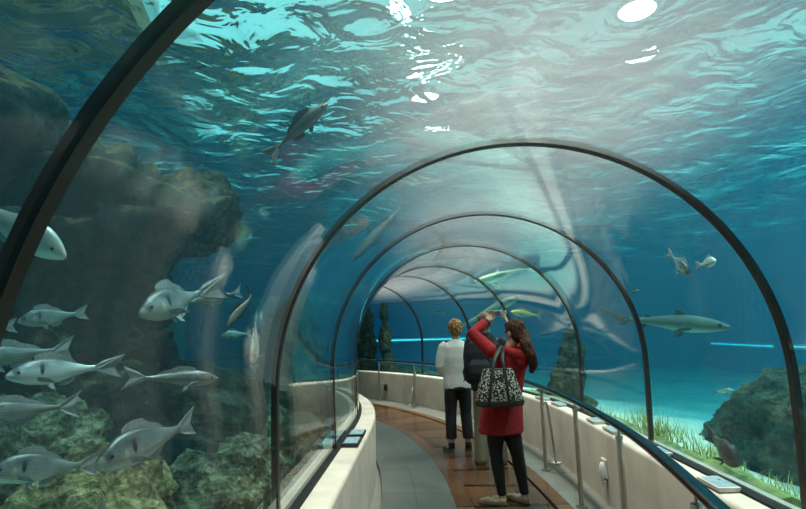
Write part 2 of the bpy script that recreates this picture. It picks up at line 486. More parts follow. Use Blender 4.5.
def copy_thing(o, **props):
    c = o.copy(); COL.objects.link(c)
    for ch in o.children:
        k = ch.copy(); COL.objects.link(k); k.parent = c
        for g in ch.children:
            h = g.copy(); COL.objects.link(h); h.parent = k
    for k, v in props.items(): c[k] = v
    return c

# ------------------------------------------------------------------ SETTING: paths, parapets, arches, panes
def drift(s): return max(0., min(.2, (7.4 - s) * .062))
sweep_kw = dict(closed=True)
def flat(o0, o1, z=0., t=.04): return [(o0, z), (o1, z), (o1, z - t), (o0, z - t)]
struct(sweep('floor', flat(-WIL - .02, -.40, 0.), S0, S1, .2, 'grey_stone', doff=lambda s: drift(s) * .9 if True else 0))
struct(sweep('floor_edge_strip', flat(-.40, -.245, .003), S0, S1, .2, 'brown_strip', doff=lambda s: drift(s) * .9))
struct(sweep('floor_brown_lane', flat(-.24, .44, .002), S0, S1, .2, 'brown_plates', doff=lambda s: drift(s) * .9))
struct(sweep('trim_1', flat(.435, .475, -.02, .03), S0, S1, .2, 'black_plastic', doff=lambda s: drift(s) * .9))
struct(sweep('trim_2', [(.465, .012), (.60, .012), (.60, -.04), (.465, -.04)], S0, S1, .2, 'brown_strip', doff=lambda s: drift(s) * .9))
struct(sweep('floor_rail_side', flat(.585, WIN + .05, -.004), S0, S1, .2, 'grey_side', doff=lambda s: drift(s) * .45))
struct(sweep('floor_slab', flat(-1.32, 1.36, -.045, .1), S0, S1, .3, 'grey_side'))

def parapet(sign, wi):
    a = []
    for o, z in [(wi, -.05), (wi, SILL - .035)]: a.append((sign * o, z))
    for k in range(1, 4):
        t = k / 4 * PI / 2
        a.append((sign * (wi + .03 * (1 - math.cos(t))), SILL - .035 + .03 * math.sin(t)))
    a += [(sign * (wi + .03), SILL - .004), (sign * (TA + .10), SILL), (sign * (TA + .10), -.05)]
    return a
struct(sweep('wall_left', parapet(-1, WIL), S0, S1, .2, 'plaster', smooth=True))
struct(sweep('wall_right', parapet(1, WIN), S0, S1, .2, 'plaster', smooth=True))
# dark gasket line where the acrylic meets the sill
for i, sg in enumerate((-1, 1)):
    o0, o1 = sg * (TA - .042), sg * (TA + .03)
    struct(sweep('trim_%d' % (3 + i), [(o0, SILL - .01), (o0, SILL + .014), (o1, SILL + .014), (o1, SILL - .01)], S0, S1, .2, 'dark_gasket'))

def section(r, n=56):
    """tube section from left foot over the crown to right foot, grown outward by r"""
    pts = []
    zl = np.linspace(SILL + .012, ZC, 6)[:-1]
    pts += [(-(TA + r) * (1 - .013 * ((ZC - z) / (ZC - SILL)) ** 2), z) for z in zl]
    for k in range(n + 1):
        t = PI - PI * k / n
        pts.append(((TA + r) * math.cos(t), ZC + (TB + r) * math.sin(t)))
    pts += [((TA + r) * (1 - .013 * ((ZC - z) / (ZC - SILL)) ** 2), z) for z in zl[::-1]]
    return pts

def arch(i, s):
    w, dp = (.016, .026) if i == 5 else (.018, .027)
    ri, ro = section(-.005), section(dp)
    V, Fc = [], []
    m_ = len(ri)
    for ds, pr in ((-w, ri), (w, ri), (w, ro), (-w, ro)):
        for o, z in pr: V.append(place(s + ds, o, z))
    for j in range(4):
        k = (j + 1) % 4
        for a in range(m_ - 1):
            Fc.append((j * m_ + a, j * m_ + a + 1, k * m_ + a + 1, k * m_ + a))
    Fc.append((0, m_, 2 * m_, 3 * m_)); Fc.append((m_ - 1, 4 * m_ - 1, 3 * m_ - 1, 2 * m_ - 1))
    o = mesh_obj('trim_%d' % i, V, Fc, 'arch_metal', None, True)
    bm = bmesh.new(); bm.from_mesh(o.data); bmesh.ops.recalc_face_normals(bm, faces=bm.faces); bm.to_mesh(o.data); bm.free()
    o.data.set_sharp_from_angle(angle=math.radians(40))
    return struct(o)
for i, s in enumerate(ARCH_S): arch(5 + i, s)

def pane(i, s0, s1):
    prof = section(.0) + section(.032)[::-1]
    o = sweep('window_%d' % i, prof, s0, s1, .22, 'acrylic', smooth=True)
    return struct(o)
edges = [S0] + ARCH_S + [S1]
for i in range(len(edges) - 1):
    pane(i + 1, edges[i] + (.0 if i == 0 else .026), edges[i + 1] - .026)

# end walls of the tunnel
def endcap(name, s, mat):
    pr = section(.05)
    V = [place(s, o, z) for o, z in [(-1.3, -.1)] + pr + [(1.3, -.1)]]
    return struct(mesh_obj(name, V, [tuple(range(len(V)))], mat, None, False))
endcap('wall_back', S0 - .01, 'plaster')
endcap('wall_end', S1 + .01, 'plaster')

# tank shell
TX0, TX1, TY0, TY1, TZ0, WZ = -10., 11., -4., 21., -.4, 3.55
def quad(name, a, b, c, d, mat): return struct(mesh_obj(name, [a, b, c, d], [(0, 1, 2, 3)], mat, None, False))
HZ = 4.2
quad('wall_west', (TX0, TY0, TZ0), (TX0, TY1, TZ0), (TX0, TY1, HZ), (TX0, TY0, HZ), 'tank_wall')
quad('wall_east', (TX1, TY1, TZ0), (TX1, TY0, TZ0), (TX1, TY0, HZ), (TX1, TY1, HZ), 'tank_wall')
quad('wall_north', (TX0, TY1, TZ0), (TX1, TY1, TZ0), (TX1, TY1, HZ), (TX0, TY1, HZ), 'tank_wall')
quad('wall_south', (TX1, TY0, TZ0), (TX0, TY0, TZ0), (TX0, TY0, HZ), (TX1, TY0, HZ), 'tank_wall')

bm = bmesh.new()
poly = [(-14, -5), (-1.9, -5), (-2.5, 2.5), (-3.8, 7.4), (-5.4, 13.4), (-6.5, 18), (-14, 18)]  # unseen slab added to darken the water surface and rocks on the left
lo_, hi_ = [bm.verts.new((x, y, 5.4)) for x, y in poly], [bm.verts.new((x, y, 5.8)) for x, y in poly]
bm.faces.new(lo_); bm.faces.new(hi_[::-1])
for k in range(len(poly)): bm.faces.new((lo_[k], hi_[k], hi_[(k + 1) % len(poly)], lo_[(k + 1) % len(poly)]))
ro_ = bm_obj('shade_slab', bm, 'slab_brown'); struct(ro_)
# sandy tank bottom, cut away under the tunnel
def sand_z(x, y):
    s, o = so(x, y)
    base = .50 if o > 0 else .05
    n = noise.noise(Vector((x * .45, y * .45, 3.))) * .16 + noise.noise(Vector((x * 1.7, y * 1.7, 9.))) * .04
    z = base + n - (min(.6, max(0, o - 1.6) * .16) if o > 0 else 0)
    if o > 0: z = min(z, .60) if o < 1.7 else z
    return z
def ground():
    st = .2
    nx, ny = int((TX1 - TX0) / st) + 1, int((TY1 - TY0) / st) + 1
    V, inn = [], []
    for j in range(ny):
        for i in range(nx):
            x, y = TX0 + i * st, TY0 + j * st
            s, o = so(x, y)
            V.append((x, y, sand_z(x, y)))
            inn.append(abs(o) < 1.33 - .08 and S0 - .2 < s < S1 + .2)
    Fc = []
    for j in range(ny - 1):
        for i in range(nx - 1):
            q = (j * nx + i, j * nx + i + 1, (j + 1) * nx + i + 1, (j + 1) * nx + i)
            if not any(inn[k] for k in q): Fc.append(q)
    o = struct(mesh_obj('floor_tank_sand', V, Fc, 'sand'))
    return o
ground()

# water body (volume), hollow where the tunnel is
def water_body():
    x0, x1, y0, y1, z0, z1 = TX0 + .01, TX1 - .01, TY0 + .01, TY1 - .01, TZ0 + .0, WZ
    V = [(x0, y0, z0), (x1, y0, z0), (x1, y1, z0), (x0, y1, z0), (x0, y0, z1), (x1, y0, z1), (x1, y1, z1), (x0, y1, z1)]
    Fc = [(3, 2, 1, 0), (4, 5, 6, 7), (0, 1, 5, 4), (1, 2, 6, 5), (2, 3, 7, 6), (3, 0, 4, 7)]
    pr = section(.05)
    pr = [(-1.33, -.2), (-1.33, SILL + .005)] + pr + [(1.33, SILL + .005), (1.33, -.2)]
    b0 = len(V); m_ = len(pr)
    ss = np.arange(S0 - .03, S1 + .04, .25)
    for s in ss:
        for o, z in pr: V.append(tuple(place(s, o, z)))
    n = len(ss)
    inner = []
    for i in range(n - 1):
        for k in range(m_):
            a, b = b0 + i * m_ + k, b0 + i * m_ + (k + 1) % m_
            inner.append((a, b, b + m_, a + m_))
    inner.append(tuple(range(b0, b0 + m_))[::-1]); inner.append(tuple(range(b0 + (n - 1) * m_, b0 + n * m_)))
    o = mesh_obj('water', V, Fc + inner, 'water_body', None, False)
    # outward normals on the box, normals into the hollow on the tube
    bm = bmesh.new(); bm.from_mesh(o.data); bm.faces.ensure_lookup_table()
    bmesh.ops.recalc_face_normals(bm, faces=bm.faces[:6])
    fi = list(bm.faces)[6:]
    bmesh.ops.recalc_face_normals(bm, faces=fi)
    bmesh.ops.reverse_faces(bm, faces=fi)
    bm.to_mesh(o.data); bm.free()
    return struct(o)
water_body()

def water_surface():
    st = .09
    xs = np.arange(TX0 + .02, TX1, st); ys = np.arange(TY0 + .02, TY1, st)
    X, Y = np.meshgrid(xs, ys)
    Z = np.zeros_like(X)
    for k in range(26):
        lam = rng.uniform(.5, 2.2)
        th = rng.normal(.35, .75)
        kx, ky = math.cos(th) * 2 * PI / lam, math.sin(th) * 2 * PI / lam
        amp = .030 * lam / (2 * PI) * rng.uniform(.7, 1.5)
        ph = rng.uniform(0, 6.28)
        Z += amp * np.sin(kx * X + ky * Y + ph + .6 * np.sin(.7 * X + .5 * Y + ph))
    nx, ny = len(xs), len(ys)
    V = np.stack([X.ravel(), Y.ravel(), WZ + .03 + Z.ravel()], 1)
    idx = np.arange(nx * ny).reshape(ny, nx)
    Fc = np.stack([idx[:-1, :-1].ravel(), idx[:-1, 1:].ravel(), idx[1:, 1:].ravel(), idx[1:, :-1].ravel()], 1).tolist()
    return struct(mesh_obj('water_surface', V, Fc, 'water_surface'))
water_surface()

# ------------------------------------------------------------------ ROCKS
def rock(blobs, mat, label, amp=.16, voxel=.07, name='rock', group=None, freq=1.3, strata=.0):
    """blobs: (world centre, (rx, ry, rz))"""
    c0 = Vector(blobs[0][0])
    bm = bmesh.new()
    for c, r in blobs: add_ell(bm, Vector(c) - c0, r, Matrix.Rotation(random.uniform(-.4, .4), 3, 'Z'))
    sd = Vector((random.uniform(0, 50), random.uniform(0, 50), random.uniform(0, 50)))
    def disp(p):
        q = p + sd
        v = noise.fractal(q * freq, 1., 2., 5) * amp
        v += abs(noise.noise(q * freq * 2.7)) * amp * .9 - amp * .35 + noise.noise(q * freq * 7.) * amp * .3 + max(0., .35 - noise.voronoi(q * freq * 4.)[0][0]) * amp * .9
        if strata: v += math.sin((p.z + noise.noise(q * 1.1) * .25) * 17) * strata
        return v
    o = fuse(name, bm, mat, None, voxel, 2, disp)
    o.location = c0
    tag(o, label, 'rock', group)
    return o

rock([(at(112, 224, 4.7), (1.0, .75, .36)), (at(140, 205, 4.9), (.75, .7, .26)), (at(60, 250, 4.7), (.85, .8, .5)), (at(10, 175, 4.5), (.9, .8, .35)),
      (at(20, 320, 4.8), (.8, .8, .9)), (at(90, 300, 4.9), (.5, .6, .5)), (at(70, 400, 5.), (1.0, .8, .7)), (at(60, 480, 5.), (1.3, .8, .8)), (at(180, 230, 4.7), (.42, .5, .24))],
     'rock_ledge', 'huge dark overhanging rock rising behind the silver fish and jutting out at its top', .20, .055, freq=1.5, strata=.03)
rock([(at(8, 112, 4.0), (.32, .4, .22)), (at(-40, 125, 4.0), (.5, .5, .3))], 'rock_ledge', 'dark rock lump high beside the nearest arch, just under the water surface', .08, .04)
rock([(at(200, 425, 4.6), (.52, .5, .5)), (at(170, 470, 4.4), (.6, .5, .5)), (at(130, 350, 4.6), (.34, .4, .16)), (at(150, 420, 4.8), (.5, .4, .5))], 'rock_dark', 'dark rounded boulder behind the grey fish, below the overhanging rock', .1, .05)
rock([(at(30, 440, 3.3), (.36, .35, .22)), (at(10, 480, 3.3), (.45, .4, .35)), (at(68, 445, 3.4), (.16, .2, .12))], 'rock_algae', 'pale lumpy rock crusted with growth behind the lowest dark fish', .09, .03, freq=3.)
rock([(at(105, 512, 2.55), (.27, .3, .26)), (at(135, 490, 2.6), (.16, .2, .14)), (at(60, 545, 2.5), (.3, .3, .2))], 'rock_yellow', 'yellow-green lit rock at the bottom below the gilt-headed fish', .07, .028, freq=3.)
rock([(at(215, 500, 3.5), (.34, .4, .28)), (at(247, 465, 4.0), (.24, .3, .2)), (at(175, 500, 3.4), (.22, .3, .2)), (at(250, 530, 3.7), (.24, .4, .4))], 'rock_algae', 'mottled grey-green rock low against the glass left of the second arch', .08, .03, freq=3.)
rock([(at(262, 435, 5.2), (.42, .4, .3)), (at(285, 470, 4.8), (.4, .4, .35)), (at(250, 470, 5.), (.4, .4, .3))], 'rock_algae', 'green hazy boulder behind the second arch foot', .1, .045, freq=2.)
rock([(at(300, 450, 4.9), (.2, .4, .3)), (at(306, 490, 4.7), (.2, .4, .4)), (at(292, 400, 5.8), (.35, .5, .35)), (at(300, 425, 6.4), (.3, .5, .3))], 'rock_brown', 'brown-green rock seen through the pane between the second and third arch', .1, .045, freq=2.)
rock([(at(290, 350, 7.6), (.40, .5, .6)), (at(296, 325, 7.5), (.22, .3, .4)), (at(285, 400, 7.4), (.5, .5, .8))], 'rock_blue', 'tall hazy blue-green rock stack beyond the left glass', .16, .06, freq=2.)
rock([(at(367, 345, 14.4), (.30, .35, .55)), (at(364, 375, 14.3), (.42, .4, .5)), (at(366, 320, 14.4), (.2, .25, .45)), (at(378, 382, 14.2), (.3, .3, .25))], 'rock_brown', 'dark brown rock column far off behind the far railing', .1, .04, freq=2.5)
rock([(at(385, 340, 13.6), (.17, .22, .55)), (at(388, 372, 13.5), (.24, .25, .5)), (at(384, 312, 13.7), (.12, .16, .3))], 'rock_brown', 'slim reddish-brown rock pillar standing right of the far rock column', .06, .03, freq=3.)
rock([(at(571, 352, 8.4), (.16, .22, .36)), (at(570, 385, 8.3), (.22, .3, .42)), (at(572, 331, 8.4), (.11, .14, .13)), (at(561, 388, 8.2), (.17, .25, .3))], 'rock_brown', 'brown knobbly rock pillar beyond the glass right of the woman in red', .08, .04, freq=3.)
rock([(at(785, 432, 5.7), (.50, .5, .44)), (at(752, 440, 5.9), (.36, .5, .36)), (at(830, 425, 5.5), (.6, .7, .52)), (at(790, 465, 5.5), (.5, .5, .3))], 'rock_blue', 'broad dark rock mound on the sand near the right edge', .1, .045, freq=2.)
rock([(at(415, 375, 14.0), (.5, .4, .25)), (at(435, 380, 12.9), (.6, .4, .25)), (at(402, 375, 14.4), (.4, .4, .3))], 'rock_blue', 'low green rock bank far off behind the woman in white', .09, .05)
rock([(at(552, 396, 8.6), (.3, .3, .2)), (at(585, 404, 8.2), (.2, .25, .12))], 'rock_blue', 'low weedy stone at the foot of the brown rock pillar', .07, .04, freq=2.5)

# seagrass and weed: nobody could count the blades
def blades(name, spots, hmin, hmax, mat, label):
    V, Fc = [], []
    for (x, y, z) in spots:
        h = random.uniform(hmin, hmax); a = random.uniform(0, 6.28); l = random.uniform(.02, .12)
        wx, wy = math.cos(a + 1.57) * .006, math.sin(a + 1.57) * .006
        b = len(V)
        for k in range(5):
            t = k / 4; f = 1 - t * .9
            px, py, pz = x + math.cos(a) * l * t * t, y + math.sin(a) * l * t * t, z + h * t * (1 - .1 * t)
            V += [(px - wx * f, py - wy * f, pz), (px + wx * f, py + wy * f, pz)]
        for k in range(4): Fc.append((b + 2 * k, b + 2 * k + 1, b + 2 * k + 3, b + 2 * k + 2))
    o = mesh_obj(name, V, Fc, mat)
    tag(o, label, 'seagrass', kind='stuff')
    return o
sp = []
clumps = [(random.uniform(3.2, 8.5), random.uniform(1.5, 2.1)) for _ in range(26)] + [(3.9, 1.65), (4.05, 1.6), (3.6, 1.7), (3.75, 1.6), (4.2, 1.8), (5.4, 1.6), (5.0, 1.55), (4.4, 1.6)]
for cs, co in clumps:
    for _ in range(32):
        p = place(cs + random.gauss(0, .13), max(1.42, co + random.gauss(0, .08)), 0)
        sp.append((p.x, p.y, sand_z(p.x, p.y) - .02))
blades('seagrass', sp, .08, .22, 'seagrass', 'yellow-green seagrass growing in tufts on the sand along the right glass')
# mossy bed at the glass
bed = sweep('algae_bed', [(1.37, .2), (1.38, .57), (1.5, .60), (1.62, .56), (1.72, .3)], 3.15, 8.2, .1, 'algae', smooth=True)
for v in bed.data.vertices:
    v.co.z += noise.noise(v.co * 5.) * .04 * (v.co.z > .4)
tag(bed, 'olive-green algae mat along the foot of the right glass', 'algae', kind='stuff')

# ------------------------------------------------------------------ RAILING
RAIL_S = [1.2, 2.18, 2.96, 3.47, 4.06, 4.9, 6.76, 9., 11., 13., 16., 18.4]
RAIL_O = [.36, .56, .70, .765, .81, .84, .82, .86, .93, 1.0, 1.0, 1.0]
def rail_o(s): return float(np.interp(s, RAIL_S, RAIL_O))
RZ = .90
hr = empty('handrail', place(2.2, rail_o(2.2), 0))
def local(o, p): return Vector(p) - o.location
bm = bmesh.new()
rs = np.arange(1.2, 18.4, .2)
sm = [np.mean([rail_o(s + d) for d in np.linspace(-.6, .6, 13)]) for s in rs]
add_loft(bm, [local(hr, place(s, o, RZ)) for s, o in zip(rs, sm)], [(.026, .034)] * len(rs), xref=(0, 0, 1), n=16)
bm_obj('rail', bm, 'dark_steel', hr, True)
posts = [2.33, 3.72, 4.93, 6.09, 7.3, 8.5, 9.7, 10.92, 12.2, 13.35, 14.6]
struts = {6.09, 8.5, 10.92, 13.35}
for s in posts:
    o_ = float(np.interp(s, rs, sm))
    bm = bmesh.new()
    b0, b1 = local(hr, place(s, o_, 0.)), local(hr, place(s, o_, RZ - .075))
    x, y, q = cl(s)
    add_loft(bm, [b0, b1], [.020, .020], n=12)
    pst = bm_obj('post', bm, 'steel', hr, False, auto=.6)
    bm = bmesh.new()
    add_loft(bm, [b1 - Vector((0, 0, .002)), local(hr, place(s, o_, RZ - .02))], [.009, .009], n=8)
    add_loft(bm, [b1 - Vector((0, 0, .02)), b1 + Vector((0, 0, .006))], [.024, .024], n=12)
    bm_obj('bracket', bm, 'steel', pst, False, auto=.6)
    bm = bmesh.new()
    add_loft(bm, [b0 - Vector((0, 0, .0)), b0 + Vector((0, 0, .012))], [.05, .05], n=16)
    bm_obj('foot_plate', bm, 'steel', pst, False, auto=.6)
    if s in struts:
        bm = bmesh.new()
        e = place(s + .25, min(o_ + .30, WIN - .06), .0)
        add_loft(bm, [local(hr, place(s, o_, .72)), local(hr, place(s + .05, o_ + .06, .715)), local(hr, place(s + .075, o_ + .085, .68)), local(hr, e)], [.014] * 4, n=10)
        st = bm_obj('strut', bm, 'steel', hr, True)
        bm = bmesh.new()
        add_loft(bm, [local(hr, e), local(hr, e) + Vector((0, 0, .01))], [.055, .055], n=16)
        bm_obj('strut_foot', bm, 'white_plastic', st, False, auto=.6)
tag(hr, 'curved dark steel handrail on metal posts along the right side of the walk', 'handrail')

# ------------------------------------------------------------------ small fittings
def info_panel(s, o, w, h, label, tilt=.0, dark=False):
    x, y, q = cl(s)
    e = empty('information_panel', place(s, o, SILL + .001), q)
    bm = bmesh.new(); add_box(bm, (0, 0, .014), (w, h, .026), None, .004)
    bm_obj('board', bm, 'black_plastic' if dark else 'panel_frame', e, False)
    bm = bmesh.new(); add_box(bm, (0, 0, .0285), (w * .82, h * .82, .002))
    bm_obj('picture', bm, 'panel_picture', e, False)
    tag(e, label, 'information panel', 'information panels on the sills')
    return e
info_panel(3.26, 1.165, .125, .24, 'white-framed information panel on the right sill, the one nearest the camera')
info_panel(4.08, 1.19, .10, .22, 'information panel on the right sill behind the handrail, at the third arch foot')
info_panel(4.93, 1.165, .12, .26, 'information panel on the right sill between two rail posts, the nearer of the close pair')
info_panel(5.40, 1.165, .12, .22, 'information panel on the right sill, the farther of the close pair')
info_panel(6.5, 1.165, .11, .26, 'small information panel on the right sill beside the braced rail post')
info_panel(7.0, 1.165, .11, .26, 'faint information panel on the right sill right behind the woman in red')
info_panel(4.62, -1.15, .14, .30, 'dark information panel on the left sill, nearer of the two', dark=True)
info_panel(4.98, -1.15, .14, .26, 'dark information panel on the left sill, farther of the two', dark=True)

def wall_lamp(s, label, socket=False):
    x, y, q = cl(s)
    e = empty('wall_lamp', place(s, WIN - .002, .27), q)
    bm = bmesh.new(); add_box(bm, (-.008, 0, .03), (.016, .11, .16), None, .004)
    bm_obj('back_plate', bm, 'white_plastic', e)
    bm = bmesh.new()
    add_ell(bm, (-.03, 0, 0), (.03, .032, .085))
    bm_obj('lens', bm, 'wall_lamp_lens', e, True)
    bm = bmesh.new(); add_box(bm, (-.018, 0, -.10), (.036, .06, .05), None, .006)
    bm_obj('housing', bm, 'panel_frame', e)
    tag(e, label, 'wall lamp', 'wall lamps low on the right wall')
    return e
wall_lamp(5.0, 'oval white lamp low on the right wall between the nearer rail posts')
wall_lamp(11.15, 'small oval white lamp low on the far wall beside the woman in white')
def socket(s, label):
    x, y, q = cl(s)
    e = empty('wall_socket', place(s, WIN - .002, .28), q)
    bm = bmesh.new(); add_box(bm, (-.008, 0, 0), (.016, .13, .16), None, .004); bm_obj('plate', bm, 'steel', e)
    bm = bmesh.new(); add_box(bm, (-.017, 0, 0), (.006, .07, .09)); bm_obj('cover', bm, 'black_plastic', e)
    tag(e, label, 'wall socket')
socket(12.1, 'small dark wall socket low on the far wall between two rail posts')

# hall floodlights above the water and the light they give
def flood(loc, label, energy, cone=125, lens_r=(.3, .3), aim=None):
    loc = Vector(loc)
    d = ((Vector(aim) if aim else Vector((loc.x, loc.y, 0))) - loc).normalized()
    e = empty('floodlight', loc)
    q = Vector((0, 0, -1)).rotation_difference(d)
    e.rotation_mode = 'QUATERNION'; e.rotation_quaternion = q
    bm = bmesh.new(); add_loft(bm, [(0, 0, .25), (0, 0, .22), (0, 0, .02), (0, 0, -.02)], [.12, .2, .36, .38], n=20)
    bm_obj('housing', bm, 'hall_black', e, False, auto=.5)
    bm = bmesh.new(); add_ell(bm, (0, 0, -.03), (lens_r[0], lens_r[1], .04))
    bm_obj('lens', bm, 'flood_lens', e, True)
    tag(e, label, 'floodlight', 'floodlights over the water')
    L = bpy.data.lights.new('flood_beam', 'SPOT'); L.energy = energy; L.spot_size = math.radians(cone); L.spot_blend = .7; L.shadow_soft_size = .25
    L.color = (1., .74, .60) if cone < 100 else (1., .97, .92)
    lo = bpy.data.objects.new('flood_beam', L); COL.objects.link(lo); lo.parent = e; lo.location = (0, 0, -.12)
    return e
P_TANK, P_WALK = 900, 3400
def over(u, v, z):
    r = at(u, v, 1.) - EYE
    return EYE + r * ((z - HC) / r.z)
flood(over(409, 70, 6.9), 'blown-out white floodlight above the crown, highest of the chain over the walk', P_WALK, 60)
flood(over(426, 98, 6.6), 'blown-out white floodlight above the crown, middle of the chain over the walk', P_WALK, 60)
flood(over(437, 128, 6.3), 'blown-out white floodlight above the crown, lowest of the chain over the walk', P_WALK, 60)
flood(over(640, 53, 6.4), 'blown-out white floodlight high to the right, lower of the pair', P_TANK)
flood(over(637, 9, 6.9), 'blown-out white floodlight high to the right, upper of the pair', P_TANK)
flood((.5, 1.0, 6.9), 'unseen white floodlight added over the near end of the walk', P_WALK, 60)  # this and the next three: unseen lamps added to brighten the walk
flood((.5, 3.2, 6.9), 'unseen white floodlight added over the walk between the near arches', P_WALK, 60)
flood((.5, 5.4, 6.9), 'unseen white floodlight added over the walk above the visitors', P_WALK, 60)
flood((.5, 7.6, 6.9), 'unseen white floodlight added over the walk ahead of the visitors', P_WALK, 60)
flood((-1.6, 1.6, 6.4), 'unseen white floodlight added over the water left of the walk', P_TANK * .8)  # unseen lamp added to light the left rocks and fish
flood((4.2, 4.2, 6.4), 'unseen white floodlight added over the water right of the walk', P_TANK * 2.2)  # unseen lamp added to brighten the sand on the right
flood((9.8, 10.5, 7.), 'unseen white floodlight added over the far water', P_TANK)  # added out of view, only for its light

# glowing strips added as stand-ins for bands of light from beyond the tank
def strip(a, b, label):
    a, b = Vector(a), Vector(b)
    e = empty('glow_band', (a + b) / 2)
    d = (b - a)
    e.rotation_euler = (0, 0, math.atan2(d.y, d.x))
    bm = bmesh.new(); add_box(bm, (0, .03, 0), (d.length, .06, .16), None, .01); bm_obj('housing', bm, 'panel_frame', e)
    bm = bmesh.new(); add_loft(bm, [(-d.length / 2, -.02, 0), (d.length / 2, -.02, 0)], [.022, .022], n=12); bm_obj('tube', bm, 'band_glow', e, True)
    tag(e, label, 'light strip', 'glow bands on the tank walls')
strip((TX1 - .1, 20.4, .8), (TX1 - .1, 16.9, .8), 'cyan band of distant light, made as a glowing strip far off behind the right shark')
strip((TX1 - .1, 16.1, .82), (TX1 - .1, 14.2, .82), 'cyan band of distant light, made as a glowing strip seen at the right edge past the second arch')
strip((-2.2, TY1 - .1, 1.2), (2.6, TY1 - .1, 1.2), 'long cyan band of distant light, made as a glowing strip far off behind the woman in white')

# ------------------------------------------------------------------ FISH
def interp(tab, t): return float(np.interp(t, [a for a, _ in tab], [b for _, b in tab]))
def smooth_interp(tab, t, w=.03):
    return sum(interp(tab, min(1, max(0, t + d * w))) for d in (-1, -.5, 0, .5, 1)) / 5

def fish_mesh(name, skin, fin, top, bot, wid, body_end=.80, tail='fork', tail_h=.125, dorsal=(.28, .72, .07), anal=(.55, .72, .05), pect=.13, pelv=.07, bend=.06, hetero=False, finspan=None):
    """unit-long fish, snout at x=+.5, tail tip at x=-.5, z up"""
    bm = bmesh.new()
    NS, NR = 40, 20
    def yb(x): return bend * ((.5 - x) ** 2) * math.sin((.5 - x) * 3.4)
    rings = []
    for i in range(NS + 1):
        t = i / NS
        t = t * t * (3 - 2 * t) * .35 + t * .65
        x = .5 - t * body_end
        zt, zb, w = smooth_interp(top, t), smooth_interp(bot, t), smooth_interp(wid, t)
        if i == 0: zt, zb, w = zt * .3 + .001, zb * .3 + .001, w * .25 + .001
        ring = []
        for k in range(NR):
            a = 2 * PI * k / NR
            c, s = math.cos(a), math.sin(a)
            ring.append(bm.verts.new((x, yb(x) + w * c * (1 - .15 * abs(s)), (zt if s > 0 else zb) * s)))
        rings.append(ring)
    for a, b in zip(rings[:-1], rings[1:]):
        for k in range(NR): bm.faces.new((a[k], a[(k + 1) % NR], b[(k + 1) % NR], b[k]))
    bm.faces.new(rings[0][::-1]); bm.faces.new(rings[-1])
    nbody = len(bm.faces)
    def plate(pts, th=.006, ny=None):
        """thin closed fin from an outline of 3-D points"""
        pts = [Vector(p) for p in pts]
        c = sum(pts, Vector()) / len(pts)
        n = Vector(ny) if ny else Vector((0, 1, 0))
        f = [bm.verts.new(p + n * th * .5) for p in pts]; g = [bm.verts.new(p - n * th * .5) for p in pts]
        bm.faces.new(f); bm.faces.new(g[::-1])
        for k in range(len(pts)):
            j = (k + 1) % len(pts); bm.faces.new((f[k], g[k], g[j], f[j]))
    xe = .5 - body_end
    y0 = yb(xe); ye = yb(-.5); zt, zb = smooth_interp(top, 1.), smooth_interp(bot, 1.)
    if tail == 'fork':
        plate([(xe + .03, y0, zt * .9), (xe - .05, y0, zt + tail_h * .35), (-.5, ye, tail_h), (-.475, ye, tail_h * .72), (-.425, (y0 + ye) / 2, .0), (-.475, ye, -tail_h * .72), (-.5, ye, -tail_h), (xe - .05, y0, -zb - tail_h * .35), (xe + .03, y0, -zb * .9)], .008)
    else:
        plate([(xe + .05, y0, zt * .9), (xe - .02, y0, zt + .01), (-.5, ye, tail_h * 1.2), (-.49, ye, tail_h * .85), (-.40, (y0 + ye) / 2, .015), (xe - .03, y0, -zb - tail_h * .38), (xe + .0, y0, -zb - tail_h * .3), (xe + .04, y0, -zb * .9)], .01)
    def xt(f): return .5 - f * body_end, f
    if dorsal:
        if hetero:
            for (f, hh, ln) in ((.44, dorsal[2], .10), (.76, dorsal[2] * .6, .07)):
                x, t = xt(f); z = smooth_interp(top, t)
                plate([(x + ln * .6, yb(x), z * .8), (x + ln * .1, yb(x), z + hh * .75), (x - ln * .35, yb(x), z + hh), (x - ln * .25, yb(x), z + hh * .3), (x - ln * .6, yb(x), smooth_interp(top, t + .06) * .8)], .012)
        else:
            f0, f1, hh = dorsal; up_, dn = [], []
            for k in range(9):
                f = f0 + (f1 - f0) * k / 8
                x, t = xt(f); z = smooth_interp(top, t)
                up_.append((x - .03 * (k / 8), yb(x), z + hh * (math.sin(PI * min(1, (k + .6) / 8.6)) ** .5) * (.6 + .4 * (k < 5))))
                dn.append((x, yb(x), z * .85))
            plate(up_ + dn[::-1], .006)
    if anal:
        f0, f1, hh = anal
        up_, dn = [], []
        for k in range(5):
            f = f0 + (f1 - f0) * k / 4
            x, t = xt(f); z = smooth_interp(bot, t)
            up_.append((x - .03 * (k / 4), yb(x), -z - hh * math.sin(PI * min(1, (k + .7) / 4.7)) ** .6)); dn.append((x, yb(x), -z * .85))
        plate(up_ + dn[::-1], .006)
    if pelv:
        x, t = xt(.40)
        z, w = smooth_interp(bot, t), smooth_interp(wid, t)
        for sg in (-1, 1):
            plate([(x, sg * w * .35, -z * .9), (x - pelv * .5, sg * w * .55, -z - pelv * .55), (x - pelv, sg * w * .6, -z - pelv * .75), (x - pelv * .75, sg * w * .35, -z * .92)], .005)
    if pect:
        x, t = xt(.30)
        z, w = smooth_interp(bot, t), smooth_interp(wid, t)
        for sg in (-1, 1):
            out_ = finspan or .45
            plate([(x + .01, sg * w * .9, -z * .25), (x - pect * .5, sg * (w + pect * out_ * .6), -z * .25 - pect * .12), (x - pect, sg * (w + pect * out_), -z * .45 - pect * .35), (x - pect * .7, sg * (w + pect * out_ * .35), -z * .5 - pect * .25), (x, sg * w * .85, -z * .6)], .006, (0, .5, .85))
